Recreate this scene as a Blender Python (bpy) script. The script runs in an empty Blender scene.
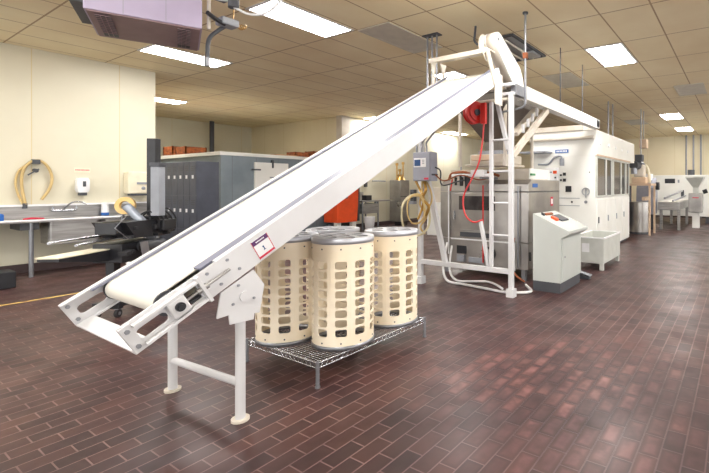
import bpy, math, random
from mathutils import Vector, Matrix
from mathutils.geometry import tessellate_polygon
random.seed(4)
PI = math.pi
sc = bpy.context.scene
COL = sc.collection

# ---------------------------------------------------------------- camera, world, exposure
cam_d = bpy.data.cameras.new('camera'); cam = bpy.data.objects.new('camera', cam_d); COL.objects.link(cam)
FPX = 426.0; HEAD = math.radians(31.4)
cam_d.sensor_width = 36.0; cam_d.lens = FPX * 36.0 / 709.0
cam_d.shift_x = -(480.0 - 354.5) / 709.0
cam_d.shift_y = -(236.5 - 186.0) / 709.0
cam_d.clip_start = 0.05; cam_d.clip_end = 200
cam.location = (0, 0, 1.35); cam.rotation_euler = (PI / 2, 0, HEAD - PI / 2)
sc.camera = cam
w = bpy.data.worlds.new('world'); sc.world = w; w.use_nodes = True
bg = w.node_tree.nodes['Background']; bg.inputs[0].default_value = (1.0, 0.985, 0.955, 1); bg.inputs[1].default_value = 1.75
sc.view_settings.view_transform = 'Standard'; sc.view_settings.look = 'None'
sc.view_settings.gamma = 1; sc.view_settings.use_curve_mapping = False
sc.view_settings.exposure = 0.78
LAMP = 25.0

# ---------------------------------------------------------------- materials
def lin(c):
    return tuple(((v / 255.0) / 12.92 if v <= 10 else (((v / 255.0) + 0.055) / 1.055) ** 2.4) for v in c) + (1,)
def mat(name, c, rough=0.5, metal=0.0, c2=None, scale=6.0, bump=0.0, stretch=None, rvar=0.0, emit=0, alpha=None, trans=0):
    m = bpy.data.materials.new(name); m.use_nodes = True; nt = m.node_tree; N = nt.nodes; L = nt.links
    b = N['Principled BSDF']
    b.inputs['Roughness'].default_value = rough; b.inputs['Metallic'].default_value = metal
    tc = N.new('ShaderNodeTexCoord'); mp = N.new('ShaderNodeMapping'); nz = N.new('ShaderNodeTexNoise')
    L.new(tc.outputs['Object'], mp.inputs[0]); L.new(mp.outputs[0], nz.inputs['Vector'])
    if stretch: mp.inputs['Scale'].default_value = stretch
    nz.inputs['Scale'].default_value = scale; nz.inputs['Detail'].default_value = 4
    if c2 is None: c2 = tuple(min(255, v * 0.94) for v in c)
    mx = N.new('ShaderNodeMix'); mx.data_type = 'RGBA'
    rp = N.new('ShaderNodeMapRange'); rp.inputs[1].default_value = 0.35; rp.inputs[2].default_value = 0.65
    L.new(nz.outputs[0], rp.inputs[0]); L.new(rp.outputs[0], mx.inputs[0])
    mx.inputs[6].default_value = lin(c); mx.inputs[7].default_value = lin(c2)
    L.new(mx.outputs[2], b.inputs['Base Color'])
    if rvar:
        r2 = N.new('ShaderNodeMapRange'); r2.inputs[3].default_value = rough - rvar; r2.inputs[4].default_value = rough + rvar
        L.new(nz.outputs[0], r2.inputs[0]); L.new(r2.outputs[0], b.inputs['Roughness'])
    if bump:
        bp = N.new('ShaderNodeBump'); bp.inputs['Strength'].default_value = bump; bp.inputs['Distance'].default_value = 0.01
        L.new(nz.outputs[0], bp.inputs['Height']); L.new(bp.outputs[0], b.inputs['Normal'])
    if emit:
        b.inputs['Emission Color'].default_value = lin(c); b.inputs['Emission Strength'].default_value = emit
    if trans:
        b.inputs['Transmission Weight'].default_value = trans
    if alpha is not None: b.inputs['Alpha'].default_value = alpha
    return m
M = {}
M['white'] = mat('painted_white_steel', (212, 212, 214), 0.4, c2=(204, 203, 205), scale=3)
M['cream_paint'] = mat('cream_painted_steel', (214, 206, 194), 0.4, c2=(202, 192, 176), scale=4)
M['belt'] = mat('belt', (222, 219, 209), 0.6, c2=(216, 212, 200), scale=2)
M['greyedge'] = mat('grey_edge', (120, 122, 140), 0.45)
M['basket'] = mat('basket_cream', (248, 236, 214), 0.45, c2=(242, 226, 198), scale=3)
M['steel'] = mat('stainless', (172, 170, 168), 0.34, 0.75, c2=(150, 148, 146), scale=3, stretch=(1, 1, 12), rvar=0.06)
M['steel_warm'] = mat('stainless_warm', (176, 172, 168), 0.3, 0.8, c2=(140, 137, 135), scale=1.8, rvar=0.08)
M['galv'] = mat('galvanised', (150, 152, 158), 0.35, 0.7, scale=20)
M['chrome'] = mat('chrome_wire', (190, 192, 198), 0.25, 0.9)
M['black'] = mat('black_machine', (28, 29, 34), 0.4, c2=(40, 41, 46))
M['rubber'] = mat('rubber', (38, 38, 42), 0.6)
M['dgrey'] = mat('dark_grey', (72, 74, 80), 0.5)
M['locker'] = mat('locker_grey', (66, 70, 82), 0.45, c2=(58, 61, 72))
M['grey'] = mat('mid_grey', (150, 154, 162), 0.45)
M['boxgrey'] = mat('box_grey', (150, 152, 164), 0.45)
M['cooler'] = mat('cooler_galvanised', (150, 157, 162), 0.45, 0.35, c2=(132, 140, 146), scale=2.5)
M['red'] = mat('red_enamel', (214, 30, 18), 0.35, c2=(196, 24, 16))
M['redhose'] = mat('red_hose', (214, 66, 66), 0.45)
M['orange'] = mat('orange', (240, 84, 30), 0.5)
M['crate'] = mat('crate_orange', (176, 98, 44), 0.7, c2=(120, 62, 34), scale=14)
M['tan'] = mat('tan_hose', (206, 178, 120), 0.5)
M['yellow'] = mat('tape_roll', (226, 190, 128), 0.5, c2=(222, 186, 112))
M['film'] = mat('film', (168, 176, 188), 0.2, 0.2)
M['plastic'] = mat('white_plastic', (238, 238, 240), 0.35)
M['cream'] = mat('cream_plastic', (238, 230, 205), 0.4)
M['bluecloth'] = mat('blue', (36, 104, 190), 0.6)
M['bluesign'] = mat('blue_sign', (40, 96, 170), 0.5)
M['redmark'] = mat('red_mark', (205, 40, 70), 0.5)
M['purple'] = mat('purple_print', (86, 36, 96), 0.5)
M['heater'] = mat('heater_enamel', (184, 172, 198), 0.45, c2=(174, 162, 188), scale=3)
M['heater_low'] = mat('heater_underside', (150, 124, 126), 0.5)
M['screen'] = mat('screen', (44, 78, 128), 0.2)
M['glass'] = mat('tinted_glass', (78, 74, 74), 0.06, 0.0, c2=(60, 56, 56))
M['alu'] = mat('aluminium', (188, 190, 196), 0.3, 0.8)
M['tanpaint'] = mat('tan_paint', (214, 186, 158), 0.5)
M['wood'] = mat('plywood', (196, 150, 104), 0.6)
M['hopper'] = mat('hopper_steel', (120, 112, 104), 0.42, 0.6, c2=(100, 94, 88), scale=2)
M['brass'] = mat('brass', (190, 150, 80), 0.35, 0.7)
M['rust'] = mat('rust', (150, 84, 50), 0.8)
M['clearhose'] = mat('pale_hose', (206, 196, 160), 0.35)
M['whitehose'] = mat('white_hose', (226, 226, 226), 0.4)
M['machwhite'] = mat('machine_white', (234, 234, 230), 0.4, c2=(226, 225, 219), scale=1.5)
M['consolegrey'] = mat('console_enamel', (190, 194, 190), 0.45, c2=(184, 188, 184), scale=2)
M['bin'] = mat('bin_white', (200, 202, 196), 0.45)
M['lampglow'] = mat('lamp_diffuser', (255, 252, 248), 0.5, c2=(255, 252, 248), emit=LAMP)
M['unlit'] = mat('unlit_diffuser', (206, 200, 186), 0.5)
M['paint_line'] = mat('yellow_line', (214, 186, 96), 0.6, c2=(150, 112, 76), scale=9)

def floor_mat():
    m = bpy.data.materials.new('brick_floor'); m.use_nodes = True; nt = m.node_tree; N = nt.nodes; L = nt.links
    b = N['Principled BSDF']
    tc = N.new('ShaderNodeTexCoord'); mp = N.new('ShaderNodeMapping'); L.new(tc.outputs['Object'], mp.inputs[0])
    mp.inputs['Location'].default_value = (-1.4737, -1.862, 0)
    br = N.new('ShaderNodeTexBrick'); L.new(mp.outputs[0], br.inputs['Vector'])
    br.inputs['Scale'].default_value = 1; br.inputs['Brick Width'].default_value = 0.197; br.inputs['Row Height'].default_value = 0.1012
    br.inputs['Mortar Size'].default_value = 0.0038; br.inputs['Mortar Smooth'].default_value = 0.15; br.inputs['Bias'].default_value = -0.1
    br.inputs['Color1'].default_value = lin((84, 54, 50)); br.inputs['Color2'].default_value = lin((56, 38, 40))
    # worn zones
    n1 = N.new('ShaderNodeTexNoise'); n1.inputs['Scale'].default_value = 0.55; n1.inputs['Detail'].default_value = 3; L.new(tc.outputs['Object'], n1.inputs['Vector'])
    n2 = N.new('ShaderNodeTexNoise'); n2.inputs['Scale'].default_value = 9; n2.inputs['Detail'].default_value = 5; L.new(tc.outputs['Object'], n2.inputs['Vector'])
    r1 = N.new('ShaderNodeMapRange'); r1.inputs[1].default_value = 0.42; r1.inputs[2].default_value = 0.68; L.new(n1.outputs[0], r1.inputs[0])
    mort = N.new('ShaderNodeMix'); mort.data_type = 'RGBA'; mort.inputs[6].default_value = lin((126, 98, 94)); mort.inputs[7].default_value = lin((78, 58, 62))
    # mortar darker toward the worn walkway (a patch of its own): distance from (3.2, 0.6)
    vd = N.new('ShaderNodeVectorMath'); vd.operation = 'DISTANCE'; L.new(tc.outputs['Object'], vd.inputs[0]); vd.inputs[1].default_value = (2.75, 0.95, 0)
    ad = N.new('ShaderNodeMath'); ad.operation = 'MULTIPLY_ADD'; ad.inputs[1].default_value = 1.2; L.new(n1.outputs[0], ad.inputs[0]); L.new(vd.outputs['Value'], ad.inputs[2])
    rz = N.new('ShaderNodeMapRange'); rz.inputs[1].default_value = 1.0; rz.inputs[2].default_value = 1.9; rz.inputs[3].default_value = 1; rz.inputs[4].default_value = 0
    L.new(ad.outputs[0], rz.inputs[0]); L.new(rz.outputs[0], mort.inputs[0]); L.new(mort.outputs[2], br.inputs['Mortar'])
    # pink scrubbed brick faces in that patch, grime towards each brick's edge
    b2 = N.new('ShaderNodeTexBrick'); L.new(mp.outputs[0], b2.inputs['Vector'])
    b2.inputs['Scale'].default_value = 1; b2.inputs['Brick Width'].default_value = 0.197; b2.inputs['Row Height'].default_value = 0.1012
    b2.inputs['Mortar Size'].default_value = 0.04; b2.inputs['Mortar Smooth'].default_value = 1.0; b2.inputs['Bias'].default_value = 0
    b2.inputs['Color1'].default_value = (1, 1, 1, 1); b2.inputs['Color2'].default_value = (0.15, 0.15, 0.15, 1); b2.inputs['Mortar'].default_value = (0.5, 0.5, 0.5, 1)
    inv = N.new('ShaderNodeMath'); inv.operation = 'SUBTRACT'; inv.inputs[0].default_value = 1; L.new(b2.outputs['Fac'], inv.inputs[1])
    sw = N.new('ShaderNodeMapRange'); sw.inputs[1].default_value = 0.1; sw.inputs[2].default_value = 0.85; L.new(inv.outputs[0], sw.inputs[0])
    rw = N.new('ShaderNodeMapRange'); rw.inputs[1].default_value = 0.3; rw.inputs[2].default_value = 0.62; L.new(n2.outputs[0], rw.inputs[0])
    mm = N.new('ShaderNodeMath'); mm.operation = 'MULTIPLY'; L.new(rz.outputs[0], mm.inputs[0]); L.new(rw.outputs[0], mm.inputs[1])
    m3 = N.new('ShaderNodeMath'); m3.operation = 'MULTIPLY'; L.new(mm.outputs[0], m3.inputs[0]); L.new(sw.outputs[0], m3.inputs[1])
    m4 = N.new('ShaderNodeMath'); m4.operation = 'MULTIPLY'; L.new(m3.outputs[0], m4.inputs[0]); L.new(b2.outputs['Color'], m4.inputs[1])
    worn = N.new('ShaderNodeMix'); worn.data_type = 'RGBA'; worn.inputs[7].default_value = lin((144, 97, 95))
    L.new(m4.outputs[0], worn.inputs[0]); L.new(br.outputs['Color'], worn.inputs[6])
    drt = N.new('ShaderNodeMix'); drt.data_type = 'RGBA'; drt.blend_type = 'MULTIPLY'; drt.inputs[7].default_value = (0.55, 0.55, 0.62, 1)
    L.new(r1.outputs[0], drt.inputs[0]); L.new(worn.outputs[2], drt.inputs[6])
    n3 = N.new('ShaderNodeTexNoise'); n3.inputs['Scale'].default_value = 3.0; n3.inputs['Detail'].default_value = 3; L.new(tc.outputs['Object'], n3.inputs['Vector'])
    r3 = N.new('ShaderNodeMapRange'); r3.inputs[1].default_value = 0.4; r3.inputs[2].default_value = 0.7; L.new(n3.outputs[0], r3.inputs[0])
    g = N.new('ShaderNodeMix'); g.data_type = 'RGBA'; g.blend_type = 'MULTIPLY'; g.inputs[7].default_value = (0.66, 0.64, 0.68, 1)
    L.new(r3.outputs[0], g.inputs[0]); L.new(drt.outputs[2], g.inputs[6])
    L.new(g.outputs[2], b.inputs['Base Color'])
    rr = N.new('ShaderNodeMapRange'); rr.inputs[1].default_value = 0.3; rr.inputs[2].default_value = 0.7; rr.inputs[3].default_value = 0.31; rr.inputs[4].default_value = 0.46
    L.new(n3.outputs[0], rr.inputs[0]); L.new(rr.outputs[0], b.inputs['Roughness'])
    b.inputs['Specular IOR Level'].default_value = 0.36
    bp = N.new('ShaderNodeBump'); bp.inputs['Strength'].default_value = 0.35; bp.inputs['Distance'].default_value = 0.006; bp.invert = True
    L.new(br.outputs['Fac'], bp.inputs['Height']); L.new(bp.outputs[0], b.inputs['Normal'])
    return m
def grid_mat(name, c, c2, sx, sy, ox, oy, wline, cline, rough=0.7, metal=0.0, axes='xy', nscale=1.2):
    """flat surface with seam lines every sx, sy metres"""
    m = bpy.data.materials.new(name); m.use_nodes = True; nt = m.node_tree; N = nt.nodes; L = nt.links
    b = N['Principled BSDF']; b.inputs['Roughness'].default_value = rough; b.inputs['Metallic'].default_value = metal
    tc = N.new('ShaderNodeTexCoord'); sp = N.new('ShaderNodeSeparateXYZ'); L.new(tc.outputs['Object'], sp.inputs[0])
    outs = []
    for ax, s, o in ((axes[0], sx, ox), (axes[1], sy, oy)):
        if not s: continue
        a = N.new('ShaderNodeMath'); a.operation = 'SUBTRACT'; a.inputs[1].default_value = o - 100 * s; L.new(sp.outputs['xyz'.index(ax)], a.inputs[0])
        d = N.new('ShaderNodeMath'); d.operation = 'MODULO'; d.inputs[1].default_value = s; L.new(a.outputs[0], d.inputs[0])
        q = N.new('ShaderNodeMath'); q.operation = 'LESS_THAN'; q.inputs[1].default_value = wline; L.new(d.outputs[0], q.inputs[0])
        outs.append(q.outputs[0])
    if len(outs) == 2:
        mxx = N.new('ShaderNodeMath'); mxx.operation = 'MAXIMUM'; L.new(outs[0], mxx.inputs[0]); L.new(outs[1], mxx.inputs[1]); fac = mxx.outputs[0]
    else: fac = outs[0]
    nz = N.new('ShaderNodeTexNoise'); nz.inputs['Scale'].default_value = nscale; nz.inputs['Detail'].default_value = 5; L.new(tc.outputs['Object'], nz.inputs['Vector'])
    rp = N.new('ShaderNodeMapRange'); rp.inputs[1].default_value = 0.3; rp.inputs[2].default_value = 0.7; L.new(nz.outputs[0], rp.inputs[0])
    mx = N.new('ShaderNodeMix'); mx.data_type = 'RGBA'; mx.inputs[6].default_value = lin(c); mx.inputs[7].default_value = lin(c2); L.new(rp.outputs[0], mx.inputs[0])
    m2 = N.new('ShaderNodeMix'); m2.data_type = 'RGBA'; m2.inputs[7].default_value = lin(cline); L.new(fac, m2.inputs[0]); L.new(mx.outputs[2], m2.inputs[6])
    L.new(m2.outputs[2], b.inputs['Base Color'])
    return m
M['floor'] = floor_mat()
M['ceiling'] = grid_mat('ceiling_tiles', (243, 230, 196), (232, 214, 176), 1.22, 0.607, 2.96, 1.51, 0.02, (176, 150, 116), 0.75)
M['wall'] = grid_mat('wall_panels', (216, 211, 190), (208, 201, 178), 1.12, 0, 2.05, 0, 0.012, (206, 190, 148), 0.45, axes='xz', nscale=0.8)
M['wall_y'] = grid_mat('wall_panels_y', (228, 218, 190), (220, 207, 176), 1.12, 0, 0.2, 0, 0.012, (206, 190, 148), 0.5, axes='yz', nscale=0.8)

# ---------------------------------------------------------------- mesh builder
class MB:
    def __init__(s): s.v = []; s.f = []; s.sm = []
    def add(s, vs, fs, smooth=False):
        o = len(s.v); s.v += [Vector(v) for v in vs]
        for f in fs: s.f.append([i + o for i in f]); s.sm.append(smooth)
        return s
    def box(s, x0, x1, y0, y1, z0, z1):
        x0, x1 = sorted((x0, x1)); y0, y1 = sorted((y0, y1)); z0, z1 = sorted((z0, z1))
        return s.add([(x0, y0, z0), (x1, y0, z0), (x1, y1, z0), (x0, y1, z0), (x0, y0, z1), (x1, y0, z1), (x1, y1, z1), (x0, y1, z1)],
                     [(0, 3, 2, 1), (4, 5, 6, 7), (0, 1, 5, 4), (1, 2, 6, 5), (2, 3, 7, 6), (3, 0, 4, 7)])
    def bar(s, a, b, wd, ht, up=(0, 0, 1)):
        a = Vector(a); b = Vector(b); d = (b - a).normalized(); up = Vector(up)
        sd = d.cross(up)
        if sd.length < 1e-4: sd = d.cross(Vector((1, 0, 0)))
        sd.normalize(); u = sd.cross(d).normalized()
        c = [sd * (i * wd / 2) + u * (j * ht / 2) for i, j in ((-1, -1), (1, -1), (1, 1), (-1, 1))]
        return s.add([a + k for k in c] + [b + k for k in c], [(0, 1, 2, 3), (7, 6, 5, 4), (0, 4, 5, 1), (1, 5, 6, 2), (2, 6, 7, 3), (3, 7, 4, 0)])
    def cyl(s, a, b, r, r2=None, n=16, caps=True):
        a = Vector(a); b = Vector(b); r2 = r if r2 is None else r2
        d = (b - a).normalized(); t = Vector((0, 0, 1)) if abs(d.z) < 0.9 else Vector((1, 0, 0))
        u = d.cross(t).normalized(); v = d.cross(u)
        vs = [a + (u * math.cos(2 * PI * i / n) + v * math.sin(2 * PI * i / n)) * r for i in range(n)]
        vs += [b + (u * math.cos(2 * PI * i / n) + v * math.sin(2 * PI * i / n)) * r2 for i in range(n)]
        s.add(vs, [(i, (i + 1) % n, n + (i + 1) % n, n + i) for i in range(n)], True)
        if caps: s.add(vs, [tuple(reversed(range(n))), tuple(range(n, 2 * n))])
        return s
    def tube(s, pts, r, n=8, sub=6):
        p = [Vector(q) for q in pts]
        if sub > 1 and len(p) > 2:
            q = [p[0] * 2 - p[1]] + p + [p[-1] * 2 - p[-2]]; o = []
            for i in range(1, len(q) - 2):
                for k in range(sub):
                    t = k / sub
                    o.append(0.5 * ((2 * q[i]) + (q[i + 1] - q[i - 1]) * t + (2 * q[i - 1] - 5 * q[i] + 4 * q[i + 1] - q[i + 2]) * t * t + (3 * q[i] - 3 * q[i + 1] + q[i + 2] - q[i - 1]) * t ** 3))
            o.append(p[-1]); p = o
        d = (p[1] - p[0]).normalized(); t = Vector((0, 0, 1)) if abs(d.z) < 0.9 else Vector((1, 0, 0)); u = d.cross(t).normalized()
        vs = []
        for i in range(len(p)):
            d = (p[min(i + 1, len(p) - 1)] - p[max(i - 1, 0)]).normalized()
            u = (u - d * u.dot(d)).normalized(); v = d.cross(u)
            vs += [p[i] + (u * math.cos(2 * PI * k / n) + v * math.sin(2 * PI * k / n)) * r for k in range(n)]
        fs = [(i * n + k, i * n + (k + 1) % n, (i + 1) * n + (k + 1) % n, (i + 1) * n + k) for i in range(len(p) - 1) for k in range(n)]
        s.add(vs, fs, True); m = (len(p) - 1) * n
        return s.add(vs, [tuple(reversed(range(n))), tuple(range(m, m + n))])
    def plate(s, outer, fn, t0, t1, holes=()):
        """flat outline (2-D) with holes, mapped by fn(a, b, t), thick from t0 to t1"""
        loops = [list(outer)] + [list(h) for h in holes]
        tri = tessellate_polygon([[Vector((a, b, 0)) for a, b in lp] for lp in loops])
        flat = [q for lp in loops for q in lp]; n = len(flat)
        vs = [fn(a, b, t0) for a, b in flat] + [fn(a, b, t1) for a, b in flat]
        s.add(vs, [tuple(t) for t in tri] + [tuple(i + n for i in reversed(t)) for t in tri])
        o = 0; fs = []
        for lp in loops:
            k = len(lp)
            for i in range(k): j = (i + 1) % k; fs.append((o + i, o + j, n + o + j, n + o + i))
            o += k
        return s.add(vs, fs)
    def lathe(s, prof, c, n=24, axis='z'):
        vs = []
        for r, h in prof:
            for i in range(n):
                a = 2 * PI * i / n; x, y = r * math.cos(a), r * math.sin(a)
                p = {'z': (x, y, h), 'x': (h, x, y), 'y': (x, h, y)}[axis]
                vs.append(Vector(c) + Vector(p))
        fs = [(i * n + k, i * n + (k + 1) % n, (i + 1) * n + (k + 1) % n, (i + 1) * n + k) for i in range(len(prof) - 1) for k in range(n)]
        return s.add(vs, fs, True)
    def build(s, name, m, parent=None, bevel=0, local=False):
        me = bpy.data.meshes.new(name)
        off = Vector((0, 0, 0))
        if parent is not None and not local:
            p = parent
            while p is not None: off += Vector(p.location); p = p.parent
        me.from_pydata([v - off for v in s.v], [], s.f); me.polygons.foreach_set('use_smooth', s.sm)
        me.validate(); me.update()
        import bmesh
        bm = bmesh.new(); bm.from_mesh(me); bmesh.ops.recalc_face_normals(bm, faces=bm.faces); bm.to_mesh(me); bm.free()
        me.materials.append(M[m] if isinstance(m, str) else m)
        o = bpy.data.objects.new(name, me); COL.objects.link(o)
        if parent is not None: o.parent = parent
        if bevel:
            bv = o.modifiers.new('bevel', 'BEVEL'); bv.width = bevel; bv.segments = 2; bv.limit_method = 'ANGLE'; bv.harden_normals = False
        return o
def tag(o, label, cat, group=None, kind=None):
    o['label'] = label; o['category'] = cat
    if group: o['group'] = group
    if kind: o['kind'] = kind
    return o
def thing(name, label, cat, loc=(0, 0, 0), rz=0, group=None):
    o = bpy.data.objects.new(name, None); COL.objects.link(o); o.empty_display_size = 0.1
    o.location = loc; o.rotation_euler = (0, 0, rz)
    return tag(o, label, cat, group)
def dup(o, loc=None, label=None, rz=None, parent=None):
    c = o.copy(); COL.objects.link(c)
    if parent is not None: c.parent = parent
    if loc is not None: c.location = loc
    if rz is not None: c.rotation_euler = (0, 0, rz)
    if label: c['label'] = label
    for ch in [k for k in bpy.data.objects if k.parent == o]: dup(ch, parent=c)
    return c
def struct(name, mb, m, bevel=0):
    o = mb.build(name, m, bevel=bevel); o['kind'] = 'structure'; return o
B = lambda *a: MB().box(*a)
def rrect(x0, x1, y0, y1, r, n=4):
    o = []
    for cx, cy, a0 in ((x1 - r, y1 - r, 0), (x0 + r, y1 - r, 90), (x0 + r, y0 + r, 180), (x1 - r, y0 + r, 270)):
        for k in range(n + 1):
            a = math.radians(a0 + 90 * k / n); o.append((cx + r * math.cos(a), cy + r * math.sin(a)))
    return o
def circ(x, y, r, n=14): return [(x + r * math.cos(2 * PI * k / n), y + r * math.sin(2 * PI * k / n)) for k in range(n)]
XZ = lambda a, b, t: (a, t, b)      # plate lying in a y = const plane
YZ = lambda a, b, t: (t, a, b)      # plate lying in an x = const plane
XY = lambda a, b, t: (a, b, t)

# ================================================================ the setting
H = 3.53
struct('floor', B(-6, 20.6, -7, 15.8, -0.1, 0), 'floor')
struct('ceiling', B(-6, 20.6, -7, 15.8, H, H + 0.1), 'ceiling')
struct('wall_left', B(-6, 3.73, 9.57, 9.77, 0, H), 'wall')
struct('wall_return', B(3.58, 3.73, 9.77, 15.6, 0, H), 'wall_y')
struct('wall_back', B(3.58, 9.3, 15.6, 15.75, 0, H), 'wall')
struct('wall_alcove', B(9.15, 9.3, 10.72, 15.6, 0, H), 'wall_y')
struct('wall_inner', B(9.3, 20.4, 10.55, 10.72, 0, H), 'wall')
struct('wall_far', B(20.4, 20.6, -7, 10.72, 0, H), 'wall_y')
struct('trim_1', B(8.98, 9.3, 10.47, 10.715, 0, H), M['cream_paint'])
M['base'] = mat('cove_base', (72, 56, 56), 0.6)
struct('baseboard_left', B(-6, 3.73, 9.53, 9.57, 0, 0.13), 'base')
struct('baseboard_inner', B(9.3, 20.4, 10.51, 10.55, 0, 0.13), 'base')
struct('baseboard_far', B(20.36, 20.4, -7, 10.5, 0, 0.13), 'base')
struct('trim_2', B(-6, 3.3, 7.09, 7.15, 0.0, 0.002), 'paint_line')

# ---- ceiling lights
def troffer(x0, y0, lit=True, label='', z=H):
    t = thing('ceiling_light' , label, 'light', (x0 + 0.61, y0 + 0.3, z), 0, 'troffer lights in the tiled ceiling')
    x1, y1 = x0 + 1.2, y0 + 0.585
    MB().plate([(x0, y0), (x1, y0), (x1, y1), (x0, y1)], XY, z - 0.012, z, [[(x0 + .035, y0 + .03), (x1 - .035, y0 + .03), (x1 - .035, y1 - .03), (x0 + .035, y1 - .03)]]).build('frame', 'white' if lit else 'unlit', t)
    B(x0 + .036, x1 - .036, y0 + .031, y1 - .031, z - 0.008, z - 0.002).build('diffuser', 'lampglow' if lit else 'unlit', t)
    return t
troffer(2.96, 7.66, label='lit ceiling light between the hanging heater and the left wall')
troffer(2.96, 4.6, label='large lit ceiling light to the right of the hanging heater, at the top edge')
troffer(6.64, 1.53, label='lit ceiling light above the white machine, largest right of the hopper')
troffer(13.9, 1.53, label='lit ceiling light toward the far wall, nearer of the two small ones')
troffer(17.4, 1.53, label='smallest lit ceiling light, closest to the far wall')
troffer(4.3, 12.2, label='lit ceiling light just past the end of the left wall')
troffer(6.62, 4.6, label='lit ceiling light behind the bracket at the top of the inclined belt')
troffer(9.7, 9.8, label='lit ceiling light in front of the white inner wall, above the belt edge')
troffer(13.9, 9.8, label='lit ceiling light seen under the top end of the inclined conveyor')
troffer(10.1, 0.66, False, 'dim unlit ceiling light panel at the right edge of the picture')
troffer(14.6, 2.74, False, 'dim unlit ceiling light panel above the mixer stand')
troffer(4.19, 3.98, False, 'pale unlit ceiling panel left of the conduits')
troffer(7.86, 2.77, False, 'pale unlit ceiling panel, farther of the pair past the open fixture')
# lights of the same ceiling grid that hang just outside the picture
for i, (x, y, a) in enumerate(((-0.7, 1.53, 'over the near left side aisle, beside the first row'), (2.96, 1.53, 'over the open floor nearest the viewer'), (-0.7, 4.6, 'out of view to the left of the hanging heater'),
                (-0.7, 7.66, 'over the far left end of the sink'), (2.96, -1.5, 'over the right side aisle'), (6.64, -1.5, 'out of view to the right, opposite the console'), (10.3, -1.5, 'out of view to the right, opposite the white machine'), (13.9, -1.5, 'out of view to the right, opposite the mixer'))):
    troffer(x, y, label='lit ceiling light ' + a)

# open fixture with tubes and reflector
t = thing('open_light_fixture', 'open ceiling fixture with silver reflector and bare tube beside the white hood', 'light', (6.0, 3.05, H))
MB().plate([(5.43, 2.76), (6.63, 2.76), (6.63, 3.34), (5.43, 3.34)], XY, H - .03, H, [[(5.47, 2.8), (6.59, 2.8), (6.59, 3.3), (5.47, 3.3)]]).build('frame', 'dgrey', t)
B(5.48, 6.58, 2.81, 3.29, H - .006, H - .001).build('reflector', 'alu', t)
for yy in (2.95, 3.15): MB().cyl((5.52, yy, H - .04), (6.54, yy, H - .04), 0.018, n=10).build('tube', 'unlit', t)
B(6.2, 6.5, 2.8, 3.0, H - .06, H - .03).build('junction_box', 'alu', t)

# ================================================================ inclined belt conveyor
SL = math.radians(29.6); cD, sD = math.cos(SL), math.sin(SL); P0 = (0.867, 0.557); LC = 4.14
def cv(s, y, n): return (P0[0] + s * cD - n * sD, y, P0[1] + s * sD + n * cD)
CVM = lambda y0: (lambda a, b, t: cv(a, t, b))
def cbox(s0, s1, y0, y1, n0, n1, mb=None):
    mb = mb or MB()
    vs = [cv(s, y, n) for n in (n0, n1) for s, y in ((s0, y0), (s1, y0), (s1, y1), (s0, y1))]
    return mb.add(vs, [(0, 3, 2, 1), (4, 5, 6, 7), (0, 1, 5, 4), (1, 2, 6, 5), (2, 3, 7, 6), (3, 0, 4, 7)])
YN, YF = 2.42, 3.20; RH = 0.158
conv = thing('inclined_conveyor', 'long white inclined belt conveyor rising from a stand to the hopper frame', 'conveyor', (0.87, 2.83, 0))
def rail(y0, y1, inner):
    mb = MB()
    hs = [rrect(0.045, 0.19, 0.045, 0.1, 0.026), rrect(0.29, 0.355, 0.035, 0.12, 0.006)]
    mb.plate([(0, 0), (LC, 0), (LC, RH), (0, RH)], lambda a, b, t: cv(a, t, b), y0, y1, hs)
    f0, f1 = (y1, y1 + 0.035) if inner > 0 else (y0 - 0.035, y0)
    cbox(0.5 if inner > 0 else 0, LC, f0, f1, RH - 0.008, RH, mb); cbox(0, LC, f0, f1, 0, 0.008, mb)
    return mb
rail(YN, YN + 0.01, 1).build('side_rail', 'white', conv)
rail(YF - 0.01, YF, -1).build('side_rail', 'white', conv)
cbox(0, 0.085, YN + .01, YF - .01, 0.0, 0.012).build('end_plate', 'white', conv, 0.002)
mb = MB()
for s in (0.9, 1.9, 2.9, 3.7): cbox(s, s + .06, YN + .01, YF - .01, 0.0, 0.03, mb)
mb.build('cross_member', 'white', conv)
# belt: a closed loop around two pulleys
R = 0.062; nc = 0.083; s0, s1 = 0.24, LC - 0.12; by0, by1 = 2.525, 3.135
path = [(s0, nc + R)] + [(s0 + (s1 - s0) * k / 12, nc + R) for k in range(1, 12)] + [(s1 + R * math.sin(a), nc + R * math.cos(a)) for a in [PI * k / 14 for k in range(15)]]
path += [(s0 - R * math.sin(a), nc - R * math.cos(a)) for a in [PI * k / 14 for k in range(14)]]
mb = MB(); n = len(path)
cen = lambda p: p
def inset(p):
    s, q = p
    c = (min(max(s, s0), s1), nc); dx, dy = s - c[0], q - c[1]; l = math.hypot(dx, dy)
    return (s - dx / l * 0.006, q - dy / l * 0.006)
ip = [inset(p) for p in path]
vs = [cv(s, by0, q) for s, q in path] + [cv(s, by1, q) for s, q in path] + [cv(s, by0, q) for s, q in ip] + [cv(s, by1, q) for s, q in ip]
mb.add(vs, [(i, (i + 1) % n, n + (i + 1) % n, n + i) for i in range(n)], True)
mb.add(vs, [(2 * n + i, 3 * n + i, 3 * n + (i + 1) % n, 2 * n + (i + 1) % n) for i in range(n)], True)
mb.add(vs, [(i, (i + 1) % n, 2 * n + (i + 1) % n, 2 * n + i) for i in range(n)] + [(n + i, n + (i + 1) % n, 3 * n + (i + 1) % n, 3 * n + i) for i in range(n)])
mb.build('belt', 'belt', conv)
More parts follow.
